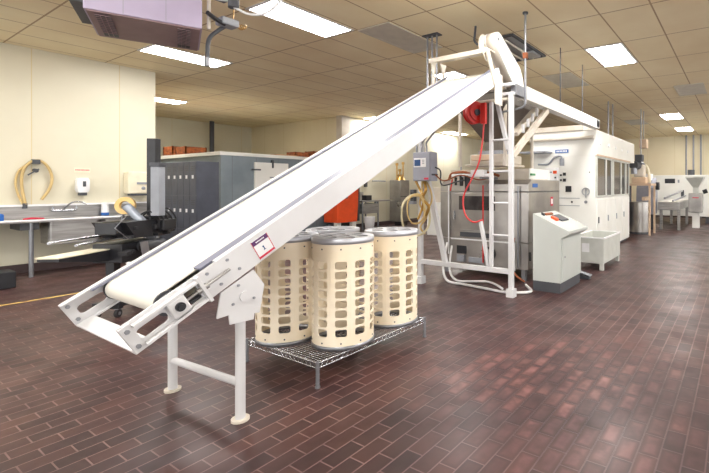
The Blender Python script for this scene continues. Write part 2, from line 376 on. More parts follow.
for s in (s0, s1):
    mb = MB().cyl(cv(s, by0 - 0.012, nc), cv(s, by1 + 0.012, nc), R - 0.007, n=32)
    mb.cyl(cv(s, YN + 0.012, nc), cv(s, YF - 0.012, nc), 0.016)
    mb.build('pulley', 'galv', conv)
    for yy in (by0 - .018, by1 + .006):
        MB().plate(circ(0, 0, R + .004, 28), lambda a, b, t, s=s: cv(s + a, t, nc + b), yy, yy + .012, [circ(0, 0, R - .012, 28)]).build('pulley_rim', 'dgrey', conv)
# grey skirts beside the belt
cbox(0.43, LC - .02, YN + .046, by0 + .01, nc + R + .002, nc + R + .014).build('belt_skirt', 'greyedge', conv)
cbox(0.14, LC - .02, by1 - .01, YF - .046, nc + R + .002, nc + R + .014).build('belt_skirt', 'greyedge', conv)
cbox(0.7, LC - .3, by0 + .01, by1 - .01, nc - .02, nc + R - .008).build('slider_bed', 'galv', conv)
cbox(0.3, 0.72, YN + .012, by0 - .004, .035, .045).build('gap_shade', 'black', conv)  # black sheet added to paint the shaded gap between belt and near rail
cbox(1.0, LC, YN + .036, YF - .036, -0.004, 0.004).build('under_pan', 'white', conv)
# bearing take-up on the near side (and far side)
for (y0, y1, sg) in ((YN - .035, YN, -1), (YF, YF + .035, 1)):
    cbox(s0 - .045, s0 + .045, y0, y1, nc - .05, nc + .05).build('bearing_block', 'white', conv, 0.012)
    ye = y0 if sg < 0 else y1
    MB().cyl(cv(s0, ye, nc), cv(s0, ye + sg * .012, nc), 0.023, n=20).cyl(cv(s0, ye + sg * .012, nc), cv(s0, ye + sg * .018, nc), 0.013, n=20).build('bearing_cap', 'black', conv)
    mb = cbox(0.05, 0.37, y0, y1, 0.015, 0.027); cbox(0.05, 0.37, y0, y1, 0.128, 0.14, mb); mb.build('guide_bar', 'white', conv)
    yc = (y0 + y1) / 2
    cbox(0.362, 0.38, yc - .02, yc + .03 * 0 + .02, 0.0, RH - .0).build('adjuster_plate', 'white', conv, 0.002)
    MB().cyl(cv(0.28, yc, nc), cv(0.53, yc, nc), 0.008, n=8).cyl(cv(0.38, yc, nc), cv(0.4, yc, nc), 0.016, n=6).cyl(cv(0.34, yc, nc), cv(0.362, yc, nc), 0.016, n=6).build('threaded_rod', 'steel', conv)
    for (s, q) in ((0.43, 0.13), (0.46, 0.035), (0.55, 0.13), (0.58, 0.045)):
        MB().cyl(cv(s, ye if 0 else (YN if sg < 0 else YF), q), cv(s, (YN - .006) if sg < 0 else YF + .006, q), 0.009, n=6).build('bolt', 'galv', conv)
    # end angle
    yb = YN - .012 if sg < 0 else YF
    cbox(0.0, 0.05, yb, yb + .012, 0.004, RH - .004).build('end_angle', 'white', conv, 0.002)
    for q in (0.035, 0.125):
        MB().cyl(cv(0.024, YN - .012 if sg < 0 else YF + .012, q), cv(0.024, YN - .022 if sg < 0 else YF + .022, q), 0.011, n=6).build('bolt', 'galv', conv)
    if sg > 0:
        for q in (0.035, 0.125): MB().cyl(cv(0.024, YF - .01, q), cv(0.024, YF - .018, q), 0.011, n=6).build('bolt', 'galv', conv)
# safety label on the near rail: at s, n
lab = cbox(0.702, 0.812, YN - .0015, YN, 0.012, 0.132).build('safety_label', 'plastic', conv)
cbox(0.704, 0.810, YN - .0025, YN - .0015, 0.102, 0.130).build('label_header', 'purple', lab)
cbox(0.704, 0.810, YN - .0025, YN - .0015, 0.014, 0.027).build('label_footer', 'redmark', lab)
mb = cbox(0.702, 0.706, YN - .0025, YN - .0015, 0.012, 0.132); cbox(0.808, 0.812, YN - .0025, YN - .0015, 0.012, 0.132, mb); mb.build('label_border', 'redmark', lab)
mb = MB()
for k in range(6): cbox(0.728 + k * .010, 0.735 + k * .010, YN - .003, YN - .0025, 0.112, 0.120, mb)
mb.build('label_lettering', 'plastic', lab)
mb = cbox(0.754, 0.760, YN - .0025, YN - .0015, 0.050, 0.076); cbox(0.749, 0.765, YN - .0025, YN - .0015, 0.048, 0.051, mb); cbox(0.750, 0.754, YN - .0025, YN - .0015, 0.069, 0.073, mb)
mb.build('label_figure', 'screen', lab)
# bridge bracket over the belt at the top end
def gusset(x, y, z0, z1):
    return MB().plate([(x - .075, z1), (x + .055, z1), (x + .03, z1 - .06), (x + .012, z1 - .16), (x + .02, z0), (x - .02, z0), (x - .012, z1 - .16), (x - .04, z1 - .06)], XZ, y - .008, y + .008)
bz = 2.875
B(4.08, 4.26, YN - .02, YF + .02, bz, bz + .016).build('bridge_top', 'cream_paint', conv, .003)
B(4.08, 4.09, YN - .02, YF + .02, bz - .035, bz).build('bridge_lip', 'cream_paint', conv)
for xx in (4.14, 4.34):
    gusset(xx, YF - .01, .6955 + .566 * (xx - .8) - .03, bz).build('bridge_leg', 'cream_paint', conv)
MB().bar((4.1, YN - .01, bz), (4.29, YN - .01, 2.52), .02, .06).build('bridge_leg', 'cream_paint', conv)
MB().plate([(4.02, bz), (4.2, bz), (4.14, bz - .12)], XZ, YN + .02, YN + .028).build('bridge_gusset', 'cream_paint', conv)
# stand
std_parts = [(YN + .04, 1.377), (YF - .04, 1.345)]
for yy, xx in ((2.46, 1.377), (3.2, 1.345)):
    MB().cyl((xx, yy, 0.012), (xx, yy, 0.72), 0.027, n=20).build('stand_post', 'white', conv)
    MB().cyl((xx, yy, 0.0), (xx, yy, 0.014), 0.048, n=20).build('stand_foot', 'cream_paint', conv)
    d = -0.02 if yy < 2.8 else 0.02
    ya = yy - .045 if yy < 2.8 else yy + .035
    MB().plate([(1.245, .765), (1.225, .63), (1.29, .635), (1.295, .58), (1.43, .575), (1.435, .61), (1.465, .605), (1.495, .765), (1.43, .862)], XZ, ya, ya + .01).build('gusset_plate', 'white', conv, .001)
    MB().plate(circ(xx, .72, .03, 20), XZ, ya - .008, ya).build('post_cap', 'white', conv)
    for (bx, bz2) in ((1.34, .79), (1.31, .69), (1.43, .70)): MB().cyl((bx, ya, bz2), (bx, ya - .007, bz2), .008, n=6).build('bolt', 'galv', conv)
MB().cyl((1.377, 2.46, .215), (1.345, 3.2, .2), 0.022, n=18).build('stand_crossbar', 'white', conv)
# top end hanger plates down to the frame
B(4.28, 4.45, 2.405, 2.418, 2.30, 2.66).build('hanger_plate', 'cream_paint', conv)

# ================================================================ wire shelf with perforated baskets
sx0, sx1, sy0, sy1, sz = 1.865, 2.995, 2.41, 3.24, 0.168
sh = thing('wire_shelf', 'low chrome wire dunnage shelf carrying the perforated baskets', 'shelf', (2.43, 2.82, 0))
mb = MB()
for k in range(47):
    x = sx0 + (sx1 - sx0) * (k + .5) / 47; mb.cyl((x, sy0, sz - .004), (x, sy1, sz - .004), .0027, n=6, caps=False)
for k in range(1, 5):
    y = sy0 + (sy1 - sy0) * k / 5; mb.cyl((sx0, y, sz - .011), (sx1, y, sz - .011), .004, n=6)
mb.build('wire_deck', 'chrome', sh)
def truss(a, b, nz=26):
    a = Vector(a); b = Vector(b); mb = MB().cyl(a, b, .0045, n=8); dn = Vector((0, 0, -.034))
    mb.cyl(a + dn, b + dn, .0045, n=8)
    pts = [a.lerp(b, k / (2 * nz)) + (dn if k % 2 else Vector()) for k in range(2 * nz + 1)]
    return mb.tube(pts, .003, n=5, sub=1)
for a, b, k in (((sx0, sy0), (sx1, sy0), 26), ((sx0, sy1), (sx1, sy1), 26), ((sx0, sy0), (sx0, sy1), 19), ((sx1, sy0), (sx1, sy1), 19)):
    truss((a[0], a[1], sz - .005), (b[0], b[1], sz - .005), k).build('edge_truss', 'chrome', sh)
for x in (sx0, sx1):
    for y in (sy0, sy1):
        mb = MB().cyl((x, y, .0), (x, y, sz + .01), .0125, n=14).cyl((x, y, .0), (x, y, .012), .017, n=14)
        for k in range(4): mb.cyl((x, y, .03 + .03 * k), (x, y, .034 + .03 * k), .0138, n=14)
        mb.build('leg', 'galv', sh)

BR = 0.226; BH = 0.80
def basket_body():
    mb = MB(); nc_, nr = 10, 8; pz = 0.0695; z0 = 0.088; th = 0.008
    def pt(a, z, r): return (r * math.cos(a), r * math.sin(a), z)
    da = 2 * PI / nc_; hw = 0.185; hh = 0.0275
    def outline():
        o = rrect(-hw, hw, -hh, hh, 0.01, 3)     # corner radius handled in metres on both axes
        o = []
        rx, rz_ = 0.016 / BR * 1.0, 0.016
        for cx, cy, a0 in ((hw - rx, hh - rz_, 0), (-hw + rx, hh - rz_, 90), (-hw + rx, -hh + rz_, 180), (hw - rx, -hh + rz_, 270)):
            for k in range(5): a = math.radians(a0 + 22.5 * k); o.append((cx + rx * math.cos(a), cy + rz_ * math.sin(a)))
        return o
    ho = outline()
    A, Z = da / 2, pz / 2
    bo = []
    # matching boundary points, corner index 2 of each 5
    for q, (sx, sy) in enumerate(((1, 1), (-1, 1), (-1, -1), (1, -1))):
        for k in range(5):
            tt = (k - 2) / 2.0
            cor = (sx * A, sy * Z)
            # k<2: on the side before the corner (in ccw order), k>2: on the side after
            before = {0: 'v', 1: 'h', 2: 'v', 3: 'h'}[q]
            f = abs(tt) * 0.42
            if tt == 0: bo.append(cor)
            elif (tt < 0) == (before == 'v'): bo.append((cor[0], cor[1] * (1 - f)))
            else: bo.append((cor[0] * (1 - f * 1.2), cor[1]))
    n = len(ho)
    for c in range(nc_):
        for r_ in range(nr):
            ca = c * da + 0.09; cz = z0 + (r_ + .5) * pz
            for rad in (BR, BR - th):
                vs = [pt(ca + a, cz + z, rad) for a, z in ho] + [pt(ca + a, cz + z, rad) for a, z in bo]
                mb.add(vs, [(i, (i + 1) % n, n + (i + 1) % n, n + i) for i in range(n)], True)
            vs = [pt(ca + a, cz + z, BR) for a, z in ho] + [pt(ca + a, cz + z, BR - th) for a, z in ho]
            mb.add(vs, [(i, (i + 1) % n, n + (i + 1) % n, n + i) for i in range(n)])
    for za, zb in ((0.02, z0), (z0 + nr * pz, BH - .03)):
        mb.lathe([(BR, za), (BR, zb)], (0, 0, 0), 60); mb.lathe([(BR - th, za), (BR - th, zb)], (0, 0, 0), 60)
    return mb
bk = thing('perforated_basket', 'cream perforated basket at the near middle of the wire shelf, largest in view', 'basket', (2.245, 2.60, sz + .001), 0.07, 'perforated cream baskets on the wire shelf')
basket_body().build('basket_wall', 'basket', bk, local=True)
def ring(r0, r1, z0, z1): return MB().lathe([(r0, z0), (r1, z0), (r1, z1), (r0, z1), (r0, z0)], (0, 0, 0), 60)
M['ring'] = mat('ring_metal', (196, 198, 206), 0.4, 0.5)
ring(BR - .03, BR + .004, 0, .028).build('bottom_ring', 'galv', bk, local=True)
ring(BR - .012, BR + .004, BH - .04, BH - .002).build('top_ring', 'ring', bk, local=True)
hl = [circ(.135 * math.cos(k * PI / 3), .135 * math.sin(k * PI / 3), .052, 18) for k in range(6)] + [circ(0, 0, .05, 18)]
MB().plate(circ(0, 0, BR, 60), XY, BH - .008, BH, hl).build('top_plate', 'ring', bk, local=True)
mb = MB(); mb.plate(circ(0, 0, BR - .01, 60), XY, .004, .01, hl); mb.build('bottom_plate', 'dgrey', bk, local=True)
for k in range(10):
    a = 2 * PI * k / 10 + .09
    for z in (.05, BH - .075):
        MB().cyl((BR * math.cos(a), BR * math.sin(a), z), ((BR + .003) * math.cos(a), (BR + .003) * math.sin(a), z), .006, n=8).build('screw', 'dgrey', bk, local=True)
dup(bk, (2.07, 3.035, sz + .001), 'cream perforated basket at the left end of the wire shelf, under the conveyor', 0.16)
dup(bk, (2.80, 2.625, sz + .001), 'cream perforated basket at the right end of the wire shelf', 0.78)
dup(bk, (2.585, 3.125, sz + .001), 'cream perforated basket mostly hidden behind the middle one, only its top showing', 0.2)

# ================================================================ support frame with ladder
fx = 4.63
fr = thing('support_frame', 'white square tube frame with ladder carrying the hopper and conveyor head', 'frame', (fx, 3.1, 0))
MB().box(fx - .028, fx + .028, 2.352, 2.408, 0, 2.46).build('post', 'white', fr, .004)
MB().box(fx - .028, fx + .028, 3.762, 3.818, 0, 2.2).build('post', 'white', fr, .004)
for yy in (2.38, 3.79): MB().plate([(fx - .05, yy - .05), (fx + .05, yy - .05), (fx + .05, yy + .05), (fx - .05, yy + .05)], XY, 0.0, .1).build('foot', 'white', fr, .006)
MB().box(fx - .03, fx + .03, 2.408, 3.762, .275, .335).build('bottom_rail', 'white', fr, .003)
MB().box(fx - .022, fx + .022, 2.636, 2.68, .335, 2.4).build('ladder_rail', 'white', fr, .003)
for z in (.74, 1.14, 1.53, 1.92): MB().cyl((fx, 2.408, z), (fx, 2.636, z), .014, n=12).build('rung', 'white', fr)
MB().box(fx - .03, fx + .03, 2.42, 2.95, 2.4, 2.43).build('top_rail', 'cream_paint', fr)
for z in (2.46, 2.575): MB().box(fx - .028, fx + .028, 2.34, 2.58, z, z + .035).build('top_rail', 'white', fr)
MB().box(fx + .03, fx + .33, 2.33, 2.40, 2.47, 2.6).build('top_tube', 'galv', fr, .003)
MB().bar((fx, 3.66, 1.42), (fx, 3.37, .33), .06, .05, (1, 0, 0)).build('diagonal_brace', 'white', fr)
MB().bar((fx - .0, 2.82, .92), (fx, 2.70, .34), .035, .05, (1, 0, 0)).build('diagonal_brace', 'white', fr)
MB().bar((4.75, 2.645, 2.43), (4.75, 2.48, 1.80), .045, .05, (1, 0, 0)).build('diagonal_brace', 'white', fr)
MB().bar((5.75, 2.38, 2.44), (4.66, 2.38, 1.72), .06, .07).build('diagonal_brace', 'cream_paint', fr)
MB().bar((5.62, 2.5, 2.44), (4.95, 2.5, 2.02), .1, .05).build('sloping_chute', 'cream_paint', fr)
for k in range(4):
    a = .15 + k * .22; p = Vector((5.62, 2.5, 2.44)).lerp(Vector((4.95, 2.5, 2.02)), a)
    MB().box(p.x - .02, p.x + .02, 2.42, 2.45, p.z - .05, p.z + .06).build('chute_clip', 'white', fr)
# overhead horizontal beam to the white machine
bm_ = thing('overhead_beam', 'long white overhead beam running from the frame to the white machine', 'beam', (4.96, 2.38, 2.46))
MB().plate([(4.97, 2.63), (8.26, 2.63), (8.26, 2.46), (4.97, 2.46)], XZ, 2.33, 2.345).build('web', 'machwhite', bm_)
B(4.97, 8.26, 2.345, 2.46, 2.61, 2.63).build('flange', 'machwhite', bm_)
B(4.97, 8.26, 2.345, 2.46, 2.46, 2.475).build('flange', 'machwhite', bm_)
B(8.10, 8.26, 2.33, 2.5, 2.475, 2.61).build('end_box', 'machwhite', bm_)
B(8.26, 8.275, 2.33, 2.46, 2.46, 2.63).build('end_plate', 'machwhite', bm_)
for x in (6.4, 7.5): MB().cyl((x, 2.42, 2.63), (x, 2.42, 3.53), .008, n=6).build('hanger_rod', 'dgrey', bm_)
# head hood
hd = thing('conveyor_hood', 'steep white hood with rounded top over the head of the inclined belt', 'hood', (4.8, 2.55, 2.6))
prof = [(4.86, 2.62), (4.40, 3.05), (4.36, 3.12), (4.36, 3.20), (4.41, 3.27), (4.50, 3.29), (4.58, 3.25), (5.12, 2.92), (5.16, 2.64)]
prof = [(4.98, 2.632), (4.49, 3.02), (4.44, 3.08), (4.44, 3.15), (4.47, 3.20), (4.54, 3.22), (4.62, 3.19), (5.12, 2.92), (5.2, 2.80), (5.26, 2.632)]
MB().plate(prof, XZ, 2.50, 2.515).build('side_plate', 'machwhite', hd)
MB().plate(prof, XZ, 2.63, 2.645).build('side_plate', 'machwhite', hd)
n = len(prof); mb = MB(); vs = [(x, 2.515, z) for x, z in prof] + [(x, 2.63, z) for x, z in prof]
mb.add(vs, [(i, i + 1, n + i + 1, n + i) for i in range(n - 1)], True); ob = mb.build('cover_sheet', 'cream_paint', hd)  # cream tone puts the shade on the hood's narrow side into its colour
so = ob.modifiers.new('s', 'SOLIDIFY'); so.thickness = .006
MB().plate([(4.38, 2.96), (4.37, 3.04), (4.38, 3.13), (4.43, 3.19), (4.49, 3.18), (4.44, 3.11), (4.45, 2.99)], XZ, 2.65, 2.69).build('hook_bracket', 'cream_paint', hd)
MB().cyl((4.52, 2.494, 3.13), (4.52, 2.50, 3.13), .018, n=12).build('pivot_bolt', 'galv', hd)
# hopper
hp = thing('hopper', 'large dark steel funnel hopper behind the ladder under the overhead beam', 'hopper', (5.42, 3.05, 1.9))
def loft(sections, name, m, parent, cap=True, **k):
    mb = MB()
    for (x0, x1, y0, y1, z) in sections: mb.v += [Vector(p) for p in ((x0, y0, z), (x1, y0, z), (x1, y1, z), (x0, y1, z))]
    for i in range(len(sections) - 1):
        for j in range(4): mb.f.append([i * 4 + j, i * 4 + (j + 1) % 4, i * 4 + 4 + (j + 1) % 4, i * 4 + 4 + j]); mb.sm.append(False)
    if cap:
        mb.f += [[0, 3, 2, 1], [len(mb.v) - 4, len(mb.v) - 3, len(mb.v) - 2, len(mb.v) - 1]]; mb.sm += [False, False]
    return mb.build(name, m, parent, **k)
loft([(5.28, 5.52, 2.9, 3.14, 1.85), (5.28, 5.52, 2.9, 3.14, 1.98), (4.92, 5.95, 2.62, 3.42, 2.46), (4.92, 5.95, 2.62, 3.42, 2.6)], 'hopper_body', 'hopper', hp)
B(4.90, 5.97, 2.60, 3.44, 2.6, 2.625).build('rim', 'hopper', hp)
B(5.20, 5.60, 2.84, 3.2, 1.80, 1.85).build('outlet_flange', 'galv', hp)
for (x, y) in ((5.0, 2.66), (5.85, 2.66), (5.0, 3.38), (5.85, 3.38)): MB().cyl((x, y, 1.62), (x, y, 2.5), .025, n=10).build('leg', 'cream_paint', hp)
# vibratory feeder box
fd = thing('feeder_box', 'cream coloured feeder box under the hopper outlet above the stainless machine', 'feeder', (5.5, 3.1, 1.62))
B(5.2, 5.8, 2.8, 3.35, 1.66, 1.80).build('box', 'cream_paint', fd, .02)
B(5.15, 5.85, 2.78, 3.4, 1.63, 1.66).build('tray', 'cream_paint', fd, .005)
B(5.0, 5.12, 2.9, 3.2, 1.70, 1.78).build('magnet_drive', 'tanpaint', fd, .01)

# hose reel
hr = thing('hose_reel', 'round red hose reel hung under the top of the conveyor', 'hose reel', (4.55, 2.85, 2.27))
a = Vector((-.45, -.89, 0)).normalized(); c0 = Vector((4.55, 2.86, 2.27))
def disc(c, d, r, t, n=36): return MB().cyl(c - d * t / 2, c + d * t / 2, r, n=n)
disc(c0 + a * .045, a, .138, .012).build('side_disc', 'red', hr)
disc(c0 - a * .045, a, .138, .012).build('side_disc', 'red', hr)
disc(c0, a, .125, .08).build('wound_hose', 'redhose', hr)
disc(c0 + a * .058, a, .10, .014).build('embossed_ring', 'red', hr)
disc(c0 + a * .07, a, .04, .02).build('hub', 'dgrey', hr)
MB().box(4.51, 4.56, 2.68, 2.75, 2.12, 2.38).build('guide_arm', 'red', hr, .004)
MB().box(4.54, 4.60, 2.82, 2.9, 2.38, 2.42).build('mount_bracket', 'tanpaint', hr)
# red hoses
ho = MB().tube([(4.53, 2.71, 2.12), (4.53, 2.73, 1.9), (4.5, 2.76, 1.65), (4.5, 2.86, 1.45), (4.5, 2.99, 1.22), (4.5, 2.97, 1.0), (4.5, 2.85, .90), (4.52, 2.72, .93)], .011, n=8).build('air_hose', 'redhose')
tag(ho, 'red air hose hanging in a loop from the hose reel beside the ladder', 'hose')
ho = MB().tube([(5.3, 3.184, 1.36), (5.3, 3.184, .9), (5.3, 3.184, .24)], .011, n=8).build('straight_hose', 'red')
tag(ho, 'straight red hose running down the front of the stainless machine', 'hose')

# ================================================================ control box on left post
cb = thing('control_box', 'grey electrical control box with blue display mounted on the left post', 'control box', (4.55, 3.75, 1.42))
B(4.42, 4.57, 3.455, 3.75, 1.415, 1.80).build('enclosure', 'boxgrey', cb, .006)
dr = B(4.405, 4.42, 3.465, 3.74, 1.425, 1.79).build('door', 'boxgrey', cb, .003)
pn = B(4.400, 4.405, 3.52, 3.72, 1.60, 1.72).build('display_panel', 'plastic', cb)
B(4.396, 4.400, 3.61, 3.71, 1.615, 1.70).build('screen', 'screen', pn)
mb = MB()
for k in range(3):
    for j in range(2): mb.box(4.396, 4.4, 3.545 + j * .022, 3.56 + j * .022, 1.64 + k * .022, 1.652 + k * .022)
mb.build('keypad', 'grey', pn)
B(4.400, 4.405, 3.48, 3.55, 1.435, 1.46).build('rating_mark', 'redmark', cb)
for k in range(4): MB().cyl((4.45 + .03 * k, 3.455, 1.50), (4.45 + .03 * k, 3.435, 1.50), .012, n=8).build('cable_gland', 'dgrey', cb)
# cable bundle below box
def wig(pts, r, name, m, label, cat='cable', group=None):
    o = MB().tube(pts, r, n=7).build(name, m); tag(o, label, cat, group); return o
wig([(4.5, 3.66, 1.42), (4.47, 3.64, 1.25), (4.5, 3.7, 1.1), (4.52, 3.6, .95), (4.5, 3.69, .8), (4.53, 3.64, .7)], .014, 'cable', 'tan', 'tan cable bundled down the left post below the grey box', 'cable')
wig([(4.46, 3.74, 1.42), (4.5, 3.70, 1.3), (4.45, 3.60, 1.2), (4.5, 3.66, 1.05), (4.46, 3.70, .9)], .016, 'cable', 'brass', 'olive cable twisted around the top of the left post')
wig([(4.5, 3.6, 1.42), (4.5, 3.52, 1.3), (4.5, 3.5, 1.15), (4.48, 3.58, 1.0), (4.5, 3.62, .9)], .012, 'cable', 'tan', 'thin tan cable right of the left post')
def coil(c, rx, rz_, turns, r, m, label):
    c = Vector(c); rt = Vector((.521, -.853, 0)); pts = []
    for k in range(int(turns * 12) + 1):
        a = 2 * PI * k / 12 + .6; q = 1 - .05 * (k // 12) + .03 * math.sin(k * 2.1)
        p = c + rt * (rx * q * math.cos(a)) + Vector((0, 0, rz_ * q * math.sin(a))) + Vector((-.853, -.521, 0)) * (.006 * k / turns)
        pts.append(tuple(p))
    o = MB().tube(pts, r, n=7, sub=3).build('coiled_hose', m); tag(o, label, 'hose')
coil((4.44, 3.72, .96), .20, .29, 2.5, .009, 'clearhose', 'pale coiled hose looped widely over the left post')
coil((4.33, 3.62, 1.05), .12, .20, 2.2, .009, 'tan', 'smaller tan coiled hose hanging right of the left post below the grey box')
wig([(4.47, 3.6, 1.41), (4.44, 3.55, 1.3), (4.46, 3.62, 1.18), (4.44, 3.5, 1.08), (4.46, 3.56, .96)], .02, 'cable', 'brass', 'thick olive cable knotted just under the grey control box')
wig([(4.5, 3.44, 1.6), (4.56, 3.40, 1.55), (4.66, 3.47, 1.4), (4.8, 3.5, 1.36), (5.0, 3.4, 1.42), (5.3, 3.4, 1.45)], .01, 'cable', 'dgrey', 'dark cable from the side of the grey control box')
wig([(4.5, 3.44, 1.5), (4.62, 3.38, 1.42), (4.9, 3.3, 1.50), (5.2, 3.2, 1.44), (5.4, 3.1, 1.47)], .009, 'cable', 'rust', 'brown cable running right from the grey control box')
pb = thing('push_button_station', 'small dark push button station below the control box', 'switch', (4.55, 3.86, 1.15))
B(4.53, 4.59, 3.83, 3.9, 1.14, 1.3).build('housing', 'dgrey', pb, .004)
for z in (1.18, 1.25): MB().cyl((4.53, 3.865, z), (4.518, 3.865, z), .014, n=12).build('button', 'black', pb)
B(4.515, 4.59, 3.83, 3.9, 1.1, 1.14).build('gland', 'grey', pb)
# air treatment group on a bracket
fr2 = thing('air_filter_regulator', 'black air filter and regulator bowls in front of the stainless machine', 'regulator', (5.15, 3.2, 1.3))
MB().cyl((5.15, 3.62, 1.50), (5.15, 2.95, 1.50), .026, n=12).build('manifold_pipe', 'plastic', fr2)
for y, r, h in ((3.46, .032, .15), (3.36, .042, .22), (3.56, .022, .14)):
    MB().cyl((5.15, y, 1.50), (5.15, y, 1.50 - h), r, r * .8, n=14).build('bowl', 'black', fr2)
B(5.11, 5.19, 3.05, 3.28, 1.48, 1.58).build('valve_body', 'plastic', fr2, .006)
MB().cyl((5.12, 3.6, 1.45), (5.1, 3.62, 1.28), .01, n=8).build('red_lever', 'red', fr2)
B(5.13, 5.8, 3.1, 3.14, 1.45, 1.48).build('bracket', 'galv', fr2)

# ================================================================ stainless machine
X0, X1, Y0, Y1 = 5.42, 6.62, 2.52, 4.04
sm = thing('stainless_machine', 'large stainless steel boxed machine behind the ladder', 'machine', ((X0 + X1) / 2, (Y0 + Y1) / 2, 0))
B(X0, X1, Y0, Y1, .17, .545).build('lower_body', 'steel_warm', sm, .006)
B(X0, X1, Y0, Y1, .551, 1.262).build('main_body', 'steel_warm', sm, .006)
loft([(X0, X1, Y0, Y1, 1.27), (X0, X1, Y0, Y1, 1.38), (X0 + .12, X1, Y0 + .0, Y1, 1.44)], 'hood', 'steel_warm', sm, bevel=.006)
for x in (X0 + .08, X1 - .08):
    for y in (Y0 + .1, Y1 - .08): B(x - .03, x + .03, y - .03, y + .03, 0, .17).build('foot', 'galv', sm)
dr = B(X0 - .02, X0, 2.75, 3.80, .58, 1.24).build('front_door', 'steel_warm', sm, .004)
B(X0 - .026, X0 - .02, 3.04, 3.67, .99, 1.20).build('window', 'glass', dr)
B(X0 - .04, X0 - .026, 3.08, 3.64, .655, .69).build('recess_lip', 'steel', dr)
B(X0 - .026, X0 - .02, 3.08, 3.65, .585, .655).build('recess', 'dgrey', dr)
B(X0 - .05, X0 - .026, 3.74, 3.765, .84, .97).build('latch', 'chrome', dr)
B(X0 - .015, X0, 2.72, 3.83, .53, .55).build('trim_strip', 'plastic', sm)
B(X0 - .015, X0, 2.72, 2.74, .15, .53).build('trim_strip', 'plastic', sm)
B(X0 - .012, X0, 3.55, 3.72, .32, .44).build('vent_grille', 'black', sm)
B(X0 - .04, X0, 3.57, 3.70, .20, .30).build('terminal_box', 'grey', sm, .004)
B(X0 - .02, X0, 3.24, 3.5, .2, .28).build('terminal_box', 'grey', sm, .004)
MB().plate(circ(3.14, .36, .10, 28), YZ, X0 - .03, X0, [circ(3.14, .36, .065, 28)]).build('round_port', 'black', sm)
MB().cyl((X0 - .04, 2.66, .2), (X0 - .04, 2.66, 1.35), .012, n=8).build('drain_pipe', 'galv', sm)
MB().cyl((X0 - .03, 3.86, .3), (X0 - .03, 3.86, 1.36), .010, n=8).build('cable_pipe', 'plastic', sm)
B(X0 - .001, X1, Y0 - .004, Y0, 1.262, 1.27).build('seam', 'dgrey', sm)
B(5.56, 5.74, Y0 - .003, Y0, 1.33, 1.385).build('blue_plate', 'bluesign', sm)
B(6.24, 6.33, Y0 - .003, Y0, 1.04, 1.18).build('warning_tag', 'redmark', sm)
B(6.255, 6.315, Y0 - .005, Y0 - .003, 1.07, 1.15).build('warning_tag_field', 'plastic', sm)
B(X0 + .03, X0 + .05, Y0 - .02, Y0, .3, .42).build('handle', 'black', sm)
tr = thing('feed_trough', 'cream feed trough lying across the top of the stainless machine', 'trough', (5.9, 3.3, 1.44))
MB().plate([(5.60, 1.441), (6.2, 1.441), (6.3, 1.6), (6.28, 1.6), (6.19, 1.455), (5.61, 1.455), (5.57, 1.6), (5.55, 1.6)], XZ, 2.56, 3.94).build('trough_body', 'cream_paint', tr)
B(5.55, 6.3, 2.56, 2.57, 1.45, 1.6).build('end_plate', 'machwhite', tr)
B(5.56, 5.70, 2.535, 2.555, 1.50, 1.53).build('green_label', mat('green_mark', (70, 140, 90), .5), tr)
# small pipework on top
wig([(5.45, 3.9, 1.45), (5.4, 3.8, 1.54), (5.42, 3.6, 1.56), (5.42, 3.4, 1.52), (5.45, 3.2, 1.55), (5.45, 3.0, 1.5)], .02, 'braided_line', 'rust', 'rust brown pipe along the top of the stainless machine', 'pipe')
# hoses at the floor
wig([(5.2, 3.75, .5), (5.0, 3.68, .2), (4.85, 3.5, .03), (4.8, 3.2, .022), (4.75, 2.8, .022), (4.72, 2.5, .022), (4.9, 2.25, .022), (5.2, 2.45, .022)], .018, 'floor_hose', 'whitehose', 'white hose lying on the floor behind the bottom rail of the frame', 'hose')
wig([(5.25, 3.7, .45), (5.05, 3.6, .15), (4.95, 3.42, .025), (5.0, 3.2, .022), (5.1, 3.0, .022), (5.0, 2.8, .022), (4.85, 2.62, .022)], .016, 'floor_hose', 'whitehose', 'second white hose curving on the floor under the stainless machine', 'hose')
wig([(5.35, 2.7, .62), (5.2, 2.66, .45), (5.05, 2.6, .3), (5.0, 2.5, .18), (5.05, 2.4, .1)], .012, 'cable', 'rust', 'brown cable dropping behind the foot of the ladder')

# ================================================================ console
co = thing('control_console', 'free standing pale grey control console with sloped top and dark plinth', 'console', (5.45, 2.1, 0))
cx0, cx1, cy0, cy1 = 5.07, 5.84, 1.91, 2.29
B(cx0 + .005, cx1 - .005, cy0 + .01, cy1, 0, .13).build('plinth', 'dgrey', co)
MB().plate([(cy1, .13), (cy1, .995), (cy0 - .1, .785), (cy0 - .1, .75), (cy0, .69), (cy0, .13)], YZ, cx0, cx1).build('body', 'consolegrey', co, .004)
dr = B(cx0 + .03, cx1 - .03, cy0 - .014, cy0, .15, .69).build('door', 'consolegrey', co, .004)
MB().cyl((cx0 + .1, cy0 - .014, .45), (cx0 + .1, cy0 - .022, .45), .014, n=12).build('lock', 'galv', dr)
sl = (.995 - .785) / (cy1 - cy0 + .1)
tilt = lambda y: .785 + (y - (cy0 - .1)) * sl
def on_top(x0, x1, y0, y1, h):
    mb = MB(); vs = [(x, y, tilt(y) + e) for e in (0.0005, h) for x, y in ((x0, y0), (x1, y0), (x1, y1), (x0, y1))]
    return mb.add(vs, [(0, 3, 2, 1), (4, 5, 6, 7), (0, 1, 5, 4), (1, 2, 6, 5), (2, 3, 7, 6), (3, 0, 4, 7)])
on_top(5.40, 5.66, 2.02, 2.16, .02).build('keyboard', 'dgrey', co)
on_top(5.28, 5.36, 2.05, 2.13, .03).build('orange_switch_plate', 'orange', co)
on_top(5.22, 5.26, 2.2, 2.24, .03).build('black_knob', 'black', co)
